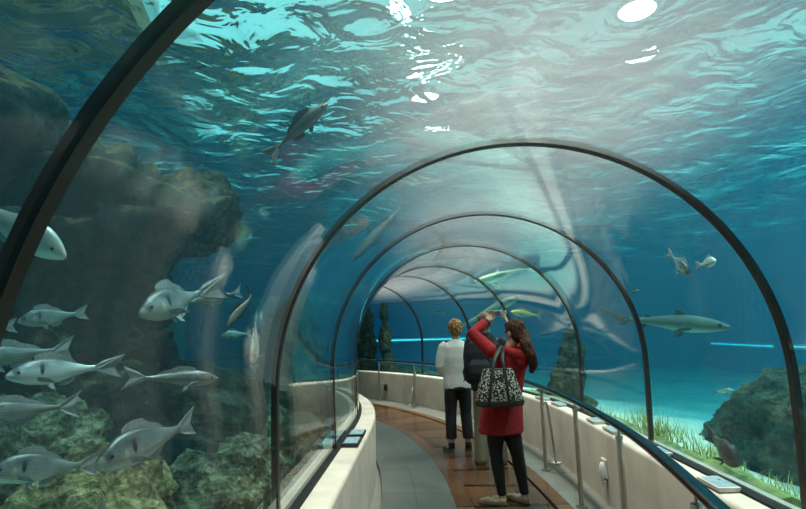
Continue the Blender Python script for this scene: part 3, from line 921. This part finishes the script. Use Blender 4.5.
    bmesh.ops.recalc_face_normals(bm, faces=bm.faces)
    me = bpy.data.meshes.new(name)
    for i, f in enumerate(bm.faces): f.material_index = 0 if i < nbody else 1; f.smooth = i < nbody
    bm.to_mesh(me); bm.free()
    me.materials.append(MATS[skin]); me.materials.append(MATS[fin])
    bm = bmesh.new(); add_ell(bm, (0, 0, 0), (.014, .008, .014), None, 2)
    ey = bpy.data.meshes.new(name + '_eye'); bm.to_mesh(ey); bm.free(); ey.materials.append(MATS['eye_black'])
    ey.polygons.foreach_set('use_smooth', [True] * len(ey.polygons))
    te = .115 if not hetero else .075
    xe_ = .5 - te * body_end
    return me, ey, (xe_, yb(xe_), smooth_interp(wid, te) * .93, smooth_interp(top, te) * .35)

BT = [(0, .012), (.05, .06), (.12, .105), (.22, .145), (.35, .16), (.5, .145), (.7, .09), (.88, .038), (1, .032)]
BB = [(0, .015), (.05, .045), (.12, .075), (.22, .105), (.4, .125), (.55, .115), (.7, .075), (.88, .035), (1, .030)]
BW = [(0, .012), (.06, .04), (.15, .062), (.3, .075), (.5, .066), (.75, .034), (.9, .015), (1, .009)]
def sca(tab, k): return [(a, b * k) for a, b in tab]
bream = lambda nm, skin, bend, fin='fin', k=1.: fish_mesh(nm, skin, fin, sca(BT, k), sca(BB, k), BW, bend=bend)
ST = [(0, .01), (.05, .03), (.15, .052), (.3, .068), (.45, .066), (.65, .045), (.85, .022), (1, .018)]
SB = [(0, .008), (.05, .02), (.15, .038), (.3, .055), (.45, .055), (.65, .036), (.85, .02), (1, .016)]
SW = [(0, .012), (.06, .035), (.16, .055), (.3, .065), (.5, .055), (.75, .028), (.9, .014), (1, .010)]
FISH = {
    'bream': bream('sea_bream', 'bream_skin', .05),
    'bream2': bream('sea_bream', 'bream_skin', -.30, k=.93),
    'pale': bream('pale_bream', 'bream_pale_skin', .05, k=.95),
    'pale2': bream('sea_bream', 'bream_silver_skin', -.28, k=.88),
    'brown': bream('brown_bream', 'brown_skin', .2, 'dark_fin', .8),
    'bass': fish_mesh('sea_bass', 'bass_skin', 'fin', sca(BT, .62), sca(BB, .68), sca(BW, .95), bend=.10, dorsal=(.33, .8, .05)),
    'grouper': fish_mesh('grouper', 'dusky_skin', 'dark_fin', sca(BT, 1.35), sca(BB, 1.5), sca(BW, 1.7), bend=.07, tail_h=.15),
    'slim': fish_mesh('slim_fish', 'brown_skin', 'dark_fin', sca(BT, .55), sca(BB, .6), sca(BW, .9), bend=.3),
    'yellow': fish_mesh('yellow_fish', 'yellow_skin', 'fin', sca(BT, .72), sca(BB, .78), BW, bend=.1),
    'shark': fish_mesh('shark', 'shark_skin', 'dark_fin', ST, SB, SW, body_end=.82, tail='shark', tail_h=.075, dorsal=(0, 0, .042), anal=(.78, .85, .03), pect=.095, pelv=.06, bend=.12, hetero=True, finspan=.8),
    'paleshark': fish_mesh('pale_shark', 'pale_shark_skin', 'fin', ST, SB, sca(SW, 1.2), body_end=.82, tail='shark', tail_h=.09, dorsal=(0, 0, .06), anal=(.78, .85, .03), pect=.16, pelv=.06, bend=.25, hetero=True, finspan=.9),
}
def fish(kind, name, head, tail, label, cat='fish', group=None, roll=0.):
    """head / tail: (u, v, depth)"""
    me, ey, e = FISH[kind]
    H, T = at(*head), at(*tail)
    L = (H - T).length
    x = (H - T).normalized()
    up = Vector((0, 0, 1))
    y = up.cross(x).normalized(); z = x.cross(y)
    M = Matrix((x, y, z)).transposed().to_4x4()
    M = Matrix.Translation((H + T) / 2) @ M @ Matrix.Rotation(roll, 4, 'X') @ Matrix.Diagonal((L, L, L, 1))
    o = link(bpy.data.objects.new(name, me)); o.matrix_world = M
    for sg in (-1, 1):
        k = link(bpy.data.objects.new('eye', ey), o)
        k.location = (e[0], e[1] + sg * e[2], e[3])
    tag(o, label, cat, group)
    return o
SH = 'silver fish shoaling behind the left glass'
fish('pale', 'sea_bream', (66, 258, 2.05), (-52, 190, 2.25), 'whitest fish, nose down behind the nearest arch on the left', group=SH, roll=.35)
fish('bream', 'sea_bream', (17, 322, 2.75), (89, 312, 2.85), 'plump silver fish facing left just below the white one', group=SH)
fish('pale', 'sea_bream', (-60, 332, 2.6), (18, 325, 2.7), 'pale fish showing only its tail at the left edge', group=SH)
fish('pale2', 'sea_bream', (5, 377, 2.05), (122, 366, 2.15), 'long bright silver fish facing left with a dark gill patch, amid the shoal', group=SH)
fish('bass', 'sea_bass', (-55, 362, 2.5), (76, 348, 2.7), 'dim fish swimming left just behind the long bright silver one', group=SH)
fish('bass', 'sea_bass', (-50, 418, 1.95), (82, 404, 2.1), 'grey striped fish heading out of view at the left edge, tail spread', group=SH)
fish('bream', 'sea_bream', (-14, 474, 1.95), (101, 463, 2.05), 'dark blue-green fish lowest on the left, facing left', group=SH)
fish('bream', 'sea_bream', (97, 466, 2.0), (196, 420, 2.3), 'greyish deep-bodied fish nosing down left over the yellow-lit rock', group=SH)
fish('bass', 'sea_bass', (219, 379, 2.35), (122, 378, 2.3), 'slim grey fish facing right in front of the dark boulder', group=SH)
fish('bream2', 'sea_bream', (139, 315, 2.5), (223, 287, 2.9), 'silver fish facing left beneath the tip of the overhanging rock', group=SH, roll=.1)
fish('bass', 'sea_bass', (190, 303, 3.4), (243, 291, 3.6), 'half-hidden fish behind the tail of the fish under the overhang', group=SH)
fish('slim', 'sea_bass', (227, 327, 3.1), (251, 288, 3.3), 'brownish fish hanging nose down beside the overhanging rock', group=SH)
fish('bream', 'sea_bream', (251, 362, 2.9), (256, 330, 3.3), 'pale brownish fish seen head-on near the second arch', group=SH)
fish('pale', 'sea_bream', (221, 336, 5.), (252, 333, 5.1), 'small pale fish in open water left of the second arch', group=SH)
fish('slim', 'sea_bass', (96, 520, 2.2), (105, 490, 2.25), 'little dark-blue fish standing on its head over the yellow-lit rock', group=SH)
fish('slim', 'sea_bass', (328, 103, 3.2), (266, 160, 3.25), 'dark fish silhouetted from below against the rippled surface', roll=.5)
fish('shark', 'shark', (352, 262, 5.9), (406, 200, 6.3), 'brown shark diving above the tunnel just inside the second arch', 'shark')
fish('brown', 'sea_bass', (436, 239, 9.), (411, 252, 9.2), 'blue-grey fish over the tunnel crown between the third and fourth arch')
fish('shark', 'shark', (732, 328, 6.6), (603, 318, 7.4), 'grey-brown shark cruising right behind the right glass', 'shark')
fish('bream', 'sea_bream', (690, 276, 4.5), (667, 252, 4.75), 'grey fish nosing down right above the cruising shark')
fish('pale', 'sea_bream', (716, 261, 4.3), (696, 266, 4.55), 'pale fish turning towards the glass, right of the grey one above the shark')
fish('pale', 'sea_bream', (734, 391, 6.), (712, 392, 6.1), 'greenish round fish hovering in front of the dark rock mound')
fish('grouper', 'grouper', (739, 465, 4.0), (706, 431, 4.35), 'dark brown thickset fish nosing into the seagrass')
fish('yellow', 'yellow_fish', (511, 312, 9.5), (542, 316, 9.8), 'yellow-flanked fish right above the head of the woman in red')
fish('paleshark', 'pale_shark', (474, 282, 11.), (542, 270, 11.5), 'cream-coloured shark gliding high, under the surface above the group of visitors', 'shark', roll=.5)
fish('shark', 'shark', (521, 296, 11.5), (452, 330, 12.), 'big grey shark rising right behind the raised camera', 'shark')
fish('slim', 'slim_fish', (447, 315, 15.), (426, 312, 15.), 'thin dark fish far off above the woman in white')
fish('slim', 'slim_fish', (640, 291, 7.), (624, 292, 7.1), 'small greenish fish above the tail of the cruising shark')

# ------------------------------------------------------------------ PEOPLE
def to_local(root, p):
    q = Vector(p) - root.location
    return Matrix.Rotation(-root.rotation_euler.z, 3, 'Z') @ q

def head_parts(bm, c, r=1., yaw=0.):
    """skull, jaw, nose and ears about centre c, facing +y turned by yaw"""
    R = Matrix.Rotation(yaw, 3, 'Z')
    c = Vector(c)
    P = lambda x, y, z: c + R @ Vector((x, y, z)) * r
    add_ell(bm, P(0, -.008, .02), (.074 * r, .092 * r, .100 * r), R)
    add_ell(bm, P(0, .022, -.050), (.056 * r, .066 * r, .066 * r), R)
    add_ell(bm, P(0, .068, -.092), (.022 * r, .018 * r, .018 * r), R)
    add_loft(bm, [P(0, .086, .012), P(0, .104, -.022), P(0, .090, -.034)], [.008 * r, .014 * r, .010 * r], n=8)
    for sg in (-1, 1):
        add_ell(bm, P(sg * .077, -.006, -.012), (.010 * r, .022 * r, .034 * r), R)
    add_loft(bm, [P(-.024, .082, -.058), P(0, .089, -.057), P(.024, .082, -.058)], [.006 * r, .009 * r, .006 * r], n=8)

def eyes(parent, c, yaw=0., r=1.):
    R = Matrix.Rotation(yaw, 3, 'Z')
    for sg in (-1, 1):
        bm = bmesh.new(); add_ell(bm, Vector(c) + R @ Vector((sg * .031, .079, -.002)) * r, .012 * r, None, 2)
        bm_obj('eye', bm, 'eye_black', parent, True)

def hand(bm, wrist, palm_dir, side_dir, curl=.7, size=1., left=True):
    """palm, four unequal curled fingers and a thumb; palm_dir: wrist to knuckles, side_dir: towards the thumb"""
    w = Vector(wrist); d = Vector(palm_dir).normalized(); s = Vector(side_dir); s = (s - d * s.dot(d)).normalized(); n = d.cross(s) * (1 if left else -1)
    k = size
    add_loft(bm, [w - d * .01 * k, w + d * .03 * k, w + d * .075 * k, w + d * .088 * k], [(.024 * k, .018 * k), (.035 * k, .017 * k), (.040 * k, .015 * k), (.036 * k, .012 * k)], xref=s, n=12)
    for i, (off, ln) in enumerate(((.029, .070), (.010, .079), (-.009, .073), (-.027, .057))):
        b = w + d * .080 * k + s * off * k
        pts, dr = [b - d * .02 * k, b], d.copy()
        for j, f in enumerate((.45, .32, .23)):
            dr = (dr * math.cos(curl * (.55 + .2 * j)) + n * math.sin(curl * (.55 + .2 * j))).normalized()
            # rotate within the d-n plane
            pts.append(pts[-1] + dr * ln * f * k)
            d2 = dr
        add_loft(bm, pts, [.0095 * k, .0095 * k, .009 * k, .0085 * k, .007 * k], n=8)
    b = w + d * .025 * k + s * .028 * k
    add_loft(bm, [b - s * .01 * k, b + (s * .03 + d * .02 + n * .01) * k, b + (s * .036 + d * .048 + n * .022) * k, b + (s * .03 + d * .066 + n * .034) * k], [.012 * k, .0115 * k, .010 * k, .008 * k], n=8)

def shoe(name, parent, heel, yaw, L=.25, mat='dark_leather', low=False, W=.045):
    """shoe with its heel at heel, pointing along yaw"""
    R = Matrix.Rotation(yaw, 3, 'Z'); h = Vector(heel)
    P = lambda x, y, z: h + R @ Vector((x, y, z))
    e = bmesh.new()
    hh = .05 if low else .075
    add_loft(e, [P(0, -.012, hh * .55), P(0, .03, hh * .62), P(0, L * .35, hh * .52), P(0, L * .65, .034), P(0, L * .9, .026), P(0, L, .022)],
             [(W * .6, hh * .45), (W * .85, hh * .6), (W * .85, hh * .5), (W * 1.02, .032), (W * .85, .024), (W * .35, .012)], xref=R @ Vector((1, 0, 0)), n=14, power=2.6)
    o = fuse(name, e, mat, parent, .007, 2)
    e = bmesh.new()
    add_loft(e, [P(0, -.02, .009), P(0, .02, .009), P(0, L * .35, .009), P(0, L * .65, .009), P(0, L * .9, .009), P(0, L + .006, .009)],
             [(W * .55, .009), (W * .9, .009), (W * .85, .009), (W * 1.06, .009), (W * .9, .009), (W * .4, .009)], xref=R @ Vector((1, 0, 0)), n=14, power=3)
    bm_obj('sole', e, 'sole', o, True)
    return o

# --- woman in white, hands folded in front of her
W0 = at(458, 400, 7.1); W0.z = 0.
w = empty('person', W0, math.radians(8))
bm = bmesh.new()
head_parts(bm, (0, .02, 1.575), .98)
add_loft(bm, [(0, -.012, 1.38), (0, 0, 1.45), (0, .012, 1.53)], [.058, .050, .052], n=14)
add_loft(bm, [(0, 0, .88), (0, 0, 1.05), (0, -.01, 1.25), (0, -.012, 1.38), (0, -.01, 1.42)], [(.15, .10), (.135, .095), (.16, .10), (.15, .085), (.07, .06)], xref=(1, 0, 0))
for sg in (-1, 1):
    add_loft(bm, [(sg * .155, -.01, 1.37), (sg * .225, -.02, 1.10), (sg * .14, .19, 1.02), (sg * .09, .235, 1.02)], [.05, .042, .034, .026], n=10)
    hand(bm, (sg * .085, .24, 1.02), (-sg * .8, .35, -.25), (0, .2, 1), .8, .95, sg < 0)
    add_loft(bm, [(sg * .09, 0, .9), (sg * .10, .01, .5), (sg * .105, -.012, .32), (sg * .11, -.02, .10), (sg * .11, .0, .05)], [.085, .055, .054, .036, .036], n=12)
    add_loft(bm, [(sg * .11, -.03, .045), (sg * .115, .08, .04), (sg * .12, .16, .03)], [.034, .034, .022], n=10)
body = fuse('body', bm, 'skin', w, .0085, 2)
eyes(body, (0, .02, 1.575))
bm = bmesh.new()
add_loft(bm, [(0, 0, .80), (0, 0, .86), (0, 0, 1.0), (0, -.01, 1.2), (0, -.012, 1.34), (0, -.012, 1.40), (0, -.005, 1.435)], [(.19, .135), (.193, .138), (.185, .13), (.195, .132), (.185, .115), (.12, .08), (.062, .062)], xref=(1, 0, 0), n=24)
for sg in (-1, 1):
    add_loft(bm, [(sg * .13, -.012, 1.375), (sg * .175, -.015, 1.34), (sg * .215, -.02, 1.22), (sg * .235, -.02, 1.10), (sg * .20, .06, 1.04), (sg * .13, .185, 1.02)], [.06, .068, .062, .058, .054, .046], n=14)
fuse('sweater', bm, 'white_knit', w, .011, 4)
bm = bmesh.new()
add_loft(bm, [(0, 0, .95), (0, -.005, .86), (0, -.01, .78)], [(.155, .115), (.175, .13), (.172, .13)], xref=(1, 0, 0), n=20)
for sg in (-1, 1):
    add_loft(bm, [(sg * .085, -.005, .84), (sg * .092, 0, .70), (sg * .10, .01, .48), (sg * .107, -.012, .30), (sg * .11, -.015, .17)], [(.093, .11), (.09, .1), (.075, .08), (.072, .077), (.07, .075)], xref=(1, 0, 0), n=16)
fuse('trousers', bm, 'black_cloth', w, .011, 2)
bm = bmesh.new()
add_ell(bm, (0, .0, 1.615), (.093, .104, .098)); add_ell(bm, (0, -.035, 1.56), (.083, .07, .085))
def hdisp(sd, a, f): return lambda p: noise.noise((p + Vector((sd, 0, 0))) * f) * a
for k in range(26):
    a = random.uniform(0, 6.28); e_ = random.uniform(-.3, 1.4)
    add_ell(bm, (math.cos(a) * .085 * math.cos(e_), -.01 + math.sin(a) * .085 * math.cos(e_) * (1 if math.sin(a) < .2 else .7), 1.60 + math.sin(e_) * .085), .022, None, 2)
bmesh.ops.delete(bm, geom=[v for v in bm.verts if v.co.y > .085], context='VERTS') if False else None
hr_ = fuse('hair', bm, 'hair_blond', w, .008, 1, hdisp(3, .012, 45))
for sg, yw in ((-1, .25), (1, -.2)):
    sh = shoe('shoe', w, (sg * .11, -.05, 0), yw, .235, 'dark_leather', True)
    bm = bmesh.new(); add_loft(bm, [(sg * .11, -.018, .045), (sg * .11, -.02, .13)], [.042, .041], n=12); bm_obj('sock', bm, 'black_jersey', w, True)
tag(w, 'short-haired blonde person in white sweater and black cropped trousers, seen from behind', 'person')

# --- man with the backpack, half hidden
M0 = at(488.5, 400, 6.5); M0.z = 0.
mn = empty('person', M0, math.radians(-4))
bm = bmesh.new()
head_parts(bm, (0, .03, 1.645), 1.05)
add_loft(bm, [(0, -.015, 1.44), (0, 0, 1.52), (0, .02, 1.60)], [.064, .058, .060], n=14)
add_loft(bm, [(0, 0, .92), (0, 0, 1.1), (0, -.01, 1.3), (0, -.012, 1.44), (0, -.01, 1.48)], [(.15, .10), (.145, .1), (.175, .11), (.165, .09), (.07, .06)], xref=(1, 0, 0))
for sg in (-1, 1):
    add_loft(bm, [(sg * .17, -.01, 1.43), (sg * .212, .02, 1.15), (sg * .16, .19, 1.08), (sg * .10, .26, 1.12)], [.055, .046, .036, .028], n=10)
    hand(bm, (sg * .095, .265, 1.125), (-sg * .6, .5, .2), (0, .2, 1), .8, 1.05, sg < 0)
    add_loft(bm, [(sg * .09, 0, .94), (sg * .10, .01, .5), (sg * .105, -.012, .32), (sg * .11, -.02, .10), (sg * .11, .0, .05)], [.085, .06, .056, .04, .038], n=12)
    add_loft(bm, [(sg * .11, -.03, .045), (sg * .115, .08, .04), (sg * .12, .18, .03)], [.036, .036, .022], n=10)
body = fuse('body', bm, 'skin', mn, .0085, 2)
eyes(body, (0, .03, 1.645), 0, 1.05)
bm = bmesh.new()
add_loft(bm, [(0, 0, .84), (0, 0, .95), (0, -.01, 1.2), (0, -.012, 1.38), (0, -.012, 1.46), (0, -.005, 1.515)], [(.20, .145), (.20, .145), (.21, .145), (.2, .13), (.13, .085), (.072, .072)], xref=(1, 0, 0), n=24)
for sg in (-1, 1):
    add_loft(bm, [(sg * .14, -.012, 1.43), (sg * .19, -.012, 1.39), (sg * .215, -.0, 1.25), (sg * .215, .02, 1.14), (sg * .19, .09, 1.09), (sg * .13, .23, 1.10)], [.068, .074, .068, .064, .058, .05], n=14)
fuse('jacket', bm, 'navy_cloth', mn, .011, 3)
bm = bmesh.new()
add_loft(bm, [(0, 0, 1.0), (0, -.005, .9), (0, -.01, .82)], [(.165, .12), (.175, .13), (.172, .13)], xref=(1, 0, 0), n=20)
for sg in (-1, 1):
    add_loft(bm, [(sg * .085, -.005, .88), (sg * .092, 0, .70), (sg * .10, .01, .48), (sg * .107, -.012, .25), (sg * .11, -.01, .06), (sg * .112, .0, .035)], [(.095, .115), (.095, .105), (.085, .09), (.084, .09), (.085, .095), (.08, .09)], xref=(1, 0, 0), n=16)
fuse('trousers', bm, 'khaki', mn, .011, 2)
bm = bmesh.new()
add_ell(bm, (0, .005, 1.68), (.092, .108, .095)); add_ell(bm, (0, -.045, 1.64), (.082, .07, .075))
for sg in (-1, 1): add_ell(bm, (sg * .072, .0, 1.65), (.014, .04, .04))
fuse('hair', bm, 'hair_grey', mn, .008, 1, hdisp(8, .008, 40))
for sg, yw in ((-1, .15), (1, -.2)): shoe('shoe', mn, (sg * .11, -.05, 0), yw, .28, 'dark_leather', False, .05)
tag(mn, 'grey-haired person in dark jacket and khaki trousers, hidden behind the woman in red', 'person')

# --- backpack worn on the man's back
bp_ = empty('backpack', M0 + Matrix.Rotation(math.radians(-4), 3, 'Z') @ Vector((-.085, -.25, 1.03)), math.radians(-4))
bm = bmesh.new()
add_loft(bm, [(-.02, .0, -.08), (-.02, -.01, -.05), (-.02, -.02, .1), (-.02, -.01, .26), (-.02, .0, .36), (-.02, .02, .41)], [(.12, .06), (.165, .10), (.175, .11), (.165, .10), (.13, .075), (.06, .03)], xref=(1, 0, 0), n=22, power=2.8)
fuse('bag_body', bm, 'black_cloth', bp_, .010, 2)
bm = bmesh.new()
add_loft(bm, [(-.02, -.115, -.02), (-.02, -.135, .04), (-.02, -.13, .13), (-.02, -.105, .19)], [(.09, .03), (.12, .035), (.12, .03), (.09, .02)], xref=(1, 0, 0), n=18, power=2.8)
fuse('front_pocket', bm, 'navy_cloth', bp_, .009, 2)
for sg in (-1, 1):
    bm = bmesh.new()
    add_loft(bm, [(sg * .11 - .01, .06, .36), (sg * .125, .12, .46), (sg * .13, .24, .475), (sg * .125, .39, .37), (sg * .12, .40, .2), (sg * .17, .30, .06), (sg * .175, .12, -.02), (sg * .14, .05, -.02)], [(.024, .008)] * 8, xref=(1, 0, 0), n=8)
    bm_obj('strap', bm, 'black_cloth', bp_, True)
bm = bmesh.new(); add_loft(bm, [(-.05, .03, .40), (-.045, .02, .45), (-.02, .015, .465), (.005, .02, .45), (.01, .03, .40)], [.008] * 5, n=8); bm_obj('handle', bm, 'black_cloth', bp_, True)
bm = bmesh.new(); add_loft(bm, [(-.18, -.02, .12), (-.205, -.03, .05), (-.19, -.035, -.03), (-.20, -.03, -.06)], [.007] * 4, n=8); bm_obj('buckle_strap', bm, 'black_plastic', bp_, True)
tag(bp_, 'black backpack on the back of the grey-haired person', 'backpack')

# --- woman in red taking a picture
R0 = at(512, 400, 5.05); R0.z = 0.
RY = math.radians(24)
rw = empty('person', R0, RY)
L_ = lambda u, v, d: to_local(rw, at(u, v, d))
hc = L_(514.5, 332, 5.06)
shL, elL, wrL = L_(492, 352, 5.05), L_(472.5, 333.5, 5.16), L_(486.5, 321.5, 5.34)
shR, elR, wrR = L_(523, 352, 5.06), L_(519, 352, 5.36), L_(507.5, 323, 5.42)
pel = L_(503, 418, 5.05); pel.z = .86
che = L_(507, 375, 5.05)
nk = L_(510, 347, 5.05)
kL, aL = L_(496, 455, 5.04), L_(502, 494, 5.06)
kR, aR = L_(517.5, 455, 5.08), L_(524.5, 491, 5.12)
aL.z = aR.z = .075
hL, hR = L_(495, 425, 5.04), L_(510, 425, 5.07)
ct = L_(498, 313.5, 5.43)
bm = bmesh.new()
hyaw = math.radians(12)
head_parts(bm, hc, 1.0, hyaw)
add_loft(bm, [nk + Vector((0, -.01, -.06)), nk, hc + Vector((0, -.01, -.05))], [.058, .05, .052], n=14)
add_loft(bm, [pel, che + Vector((0, 0, -.15)), che, nk + Vector((0, -.01, -.06)), nk + Vector((0, -.01, -.02))], [(.145, .10), (.125, .09), (.14, .09), (.13, .075), (.06, .055)], xref=(1, 0, 0))
for sh_, el, wr in ((shL, elL, wrL), (shR, elR, wrR)):
    add_loft(bm, [sh_, el, wr], [.05, .04, .026], n=10)
for sg, wr in ((-1, wrL), (1, wrR)):
    tgt = ct + Vector((sg * .045, -.015, .0))
    hand(bm, wr, (tgt - wr) + Vector((0, .02, .03)), Vector((-sg * 1., -.5, .3)), .95, .92, sg > 0)
for h_, k_, a_ in ((hL, kL, aL), (hR, kR, aR)):
    add_loft(bm, [h_, k_, k_.lerp(a_, .35), a_, a_ - Vector((0, 0, .03))], [.075, .05, .05, .034, .034], n=12)
    add_loft(bm, [a_ + Vector((0, -.03, -.03)), a_ + Vector((0, .08, -.045)), a_ + Vector((0, .15, -.055))], [.03, .030, .018], n=10)
body = fuse('body', bm, 'skin', rw, .0075, 1)
eyes(body, hc, hyaw)
bm = bmesh.new()
for h_, k_, a_ in ((hL, kL, aL), (hR, kR, aR)):
    add_loft(bm, [h_ + Vector((0, 0, .10)), h_, h_.lerp(k_, .5), k_, k_.lerp(a_, .33), k_.lerp(a_, .75), a_ + Vector((0, 0, .005))], [.088, .088, .078, .06, .058, .045, .041], n=16)
fuse('leggings', bm, 'black_jersey', rw, .009, 2)
bm = bmesh.new()
hem = L_(501, 431, 5.05); hem.z = max(hem.z, .55)
add_loft(bm, [hem + Vector((0, 0, -.01)), hem, pel, pel.lerp(che, .45), che, nk + Vector((0, -.015, -.10)), nk + Vector((0, -.015, -.045)), nk + Vector((0, -.005, .0))],
         [(.215, .165), (.22, .17), (.20, .15), (.175, .13), (.175, .13), (.17, .115), (.12, .085), (.06, .06)], xref=(1, 0, 0), n=26)
for sh_, el, wr in ((shL, elL, wrL), (shR, elR, wrR)):
    up_ = sh_.lerp(nk, .25)
    add_loft(bm, [up_ + Vector((0, 0, -.01)), sh_, sh_.lerp(el, .5), el, el.lerp(wr, .5), el.lerp(wr, .86)], [.062, .07, .064, .058, .052, .046], n=14)
fuse('coat', bm, 'red_wool', rw, .010, 3)
# hood lying on the shoulders
bm = bmesh.new()
hb = nk + Vector((0.03, -.105, -.035))
add_loft(bm, [hb + Vector((-.13, .07, .02)), hb + Vector((-.075, -.01, -.02)), hb + Vector((0, -.04, -.05)), hb + Vector((.08, -.01, -.02)), hb + Vector((.125, .07, .02))], [.035, .05, .065, .05, .035], n=14)
add_loft(bm, [hb + Vector((0, -.02, -.03)), hb + Vector((.01, -.035, -.10)), hb + Vector((.02, -.02, -.17))], [(.09, .05), (.08, .045), (.02, .015)], xref=(1, 0, 0), n=14)
fuse('hood', bm, 'red_wool', rw, .009, 3)
for sg, el, wr in ((-1, elL, wrL), (1, elR, wrR)):
    bm = bmesh.new(); add_loft(bm, [el.lerp(wr, .80), el.lerp(wr, .99)], [.043, .036], n=12); bm_obj('cuff', bm, 'black_jersey', rw, True)
bm = bmesh.new()
Rh = Matrix.Rotation(hyaw, 3, 'Z')
add_ell(bm, hc + Rh @ Vector((0, -.018, .035)), (.086, .102, .092), Rh); add_ell(bm, hc + Rh @ Vector((0, -.05, -.02)), (.080, .065, .085), Rh)
pt = [hc + Rh @ Vector((.02, -.10, -.01)), L_(526, 345, 4.92), L_(531, 354, 4.90), L_(533.5, 364, 4.92), L_(531.5, 373, 4.94)]
add_loft(bm, pt, [.05, .055, .05, .042, .018], n=14)
fuse('hair', bm, 'hair_brown', rw, .008, 2, hdisp(5, .008, 30))
for a_, yw in ((aL, .9), (aR, .35)):
    shoe('shoe', rw, (a_.x, a_.y - .035, 0), yw, .225, 'tan_leather', True, .04)
tag(rw, 'person in red hooded coat and black leggings holding up a camera', 'person')

# --- camera in her hands
cam_w = at(498, 313.5, 5.43)
cv = empty('camera', cam_w, RY)
bm = bmesh.new(); add_box(bm, (0, 0, 0), (.105, .026, .064), None, .007); bm_obj('camera_body', bm, 'silver', cv, False, auto=.6)
bm = bmesh.new(); add_box(bm, (-.012, -.014, -.002), (.062, .003, .046)); bm_obj('screen', bm, 'screen', cv)
bm = bmesh.new(); add_loft(bm, [(.01, .012, 0), (.01, .03, 0), (.01, .036, 0)], [.025, .023, .018], n=18); bm_obj('lens', bm, 'black_plastic', cv, False, auto=.6)
bm = bmesh.new(); add_loft(bm, [(.03, 0, .032), (.03, 0, .038)], [.008, .007], n=12); bm_obj('shutter_button', bm, 'silver', cv, False, auto=.6)
tag(cv, 'small silver camera held up by the woman in red', 'camera')

# --- animal-print tote on her shoulder
bc = at(498.5, 386, 4.80)
bg = empty('tote_bag', bc, math.radians(3))
bm = bmesh.new()
add_loft(bm, [(0, 0, -.165), (0, 0, -.13), (0, 0, -.02), (0, 0, .09), (0, 0, .15)], [(.205, .075), (.215, .085), (.185, .075), (.15, .05), (.13, .03)], xref=(1, 0, 0), n=26, power=3.2)
body_b = bm_obj('bag_body', bm, 'animal_print', bg, False, auto=.7)
bm = bmesh.new()
add_loft(bm, [(0, 0, -.172), (0, 0, -.165), (0, 0, -.135), (0, 0, -.12)], [(.19, .065), (.210, .080), (.220, .090), (.214, .086)], xref=(1, 0, 0), n=26, power=3.2)
bm_obj('base_band', bm, 'dark_leather', bg, False, auto=.7)
top = at(505, 347, 4.98) - bc
for yy in (-.0, .05):
    bm = bmesh.new()
    a, b = Vector((-.075, -.055 + yy * 1.2, .04)), Vector((.07, -.055 + yy * 1.2, .04))
    add_loft(bm, [Vector((-.105, -.088 + yy * 3, -.14)), Vector((-.085, -.080 + yy * 2.6, -.02)), Vector((-.06, -.050 + yy * 1.5, .12)), Vector((-.02, -.02 + yy, .24)), top + Vector((-.02, .0 + yy * .5, .01)), top + Vector((.012, yy * .5, .018)), Vector((.045, -.02 + yy, .24)), Vector((.055, -.050 + yy * 1.5, .12)), Vector((.062, -.080 + yy * 2.6, -.02)), Vector((.07, -.088 + yy * 3, -.14))],
             [(.013, .006)] * 10, xref=(1, 0, 0), n=8)
    bm_obj('strap', bm, 'dark_leather', bg, True)
tag(bg, 'black and cream animal-print tote bag hanging from the shoulder of the woman in red', 'bag')

# ------------------------------------------------------------------ light, world, camera
wd = bpy.data.worlds.new('hall'); sc.world = wd; wd.use_nodes = True
bgn = wd.node_tree.nodes['Background']
bgn.inputs['Color'].default_value = (.38, .95, .92, 1); bgn.inputs['Strength'].default_value = 1.05

cd = bpy.data.cameras.new('camera'); co_ = bpy.data.objects.new('photo_camera', cd); COL.objects.link(co_)
cd.sensor_fit = 'HORIZONTAL'; cd.sensor_width = 36; cd.lens = F_PX * 36 / 806; cd.clip_start = .02; cd.clip_end = 100
Mx = Matrix((RT, UP, -FW)).transposed().to_4x4(); Mx.translation = EYE
co_.matrix_world = Mx
sc.camera = co_

sc.view_settings.view_transform = 'Standard'; sc.view_settings.look = 'None'
sc.view_settings.gamma = 1; sc.view_settings.use_curve_mapping = False
sc.view_settings.exposure = 0.0
c = sc.cycles
c.max_bounces = 8; c.diffuse_bounces = 3; c.glossy_bounces = 4; c.transmission_bounces = 6; c.transparent_max_bounces = 32; c.volume_bounces = 1
c.use_denoising = True
c.caustics_reflective = False; c.caustics_refractive = False
c.sample_clamp_indirect = 4.
bpy.context.view_layer.update()
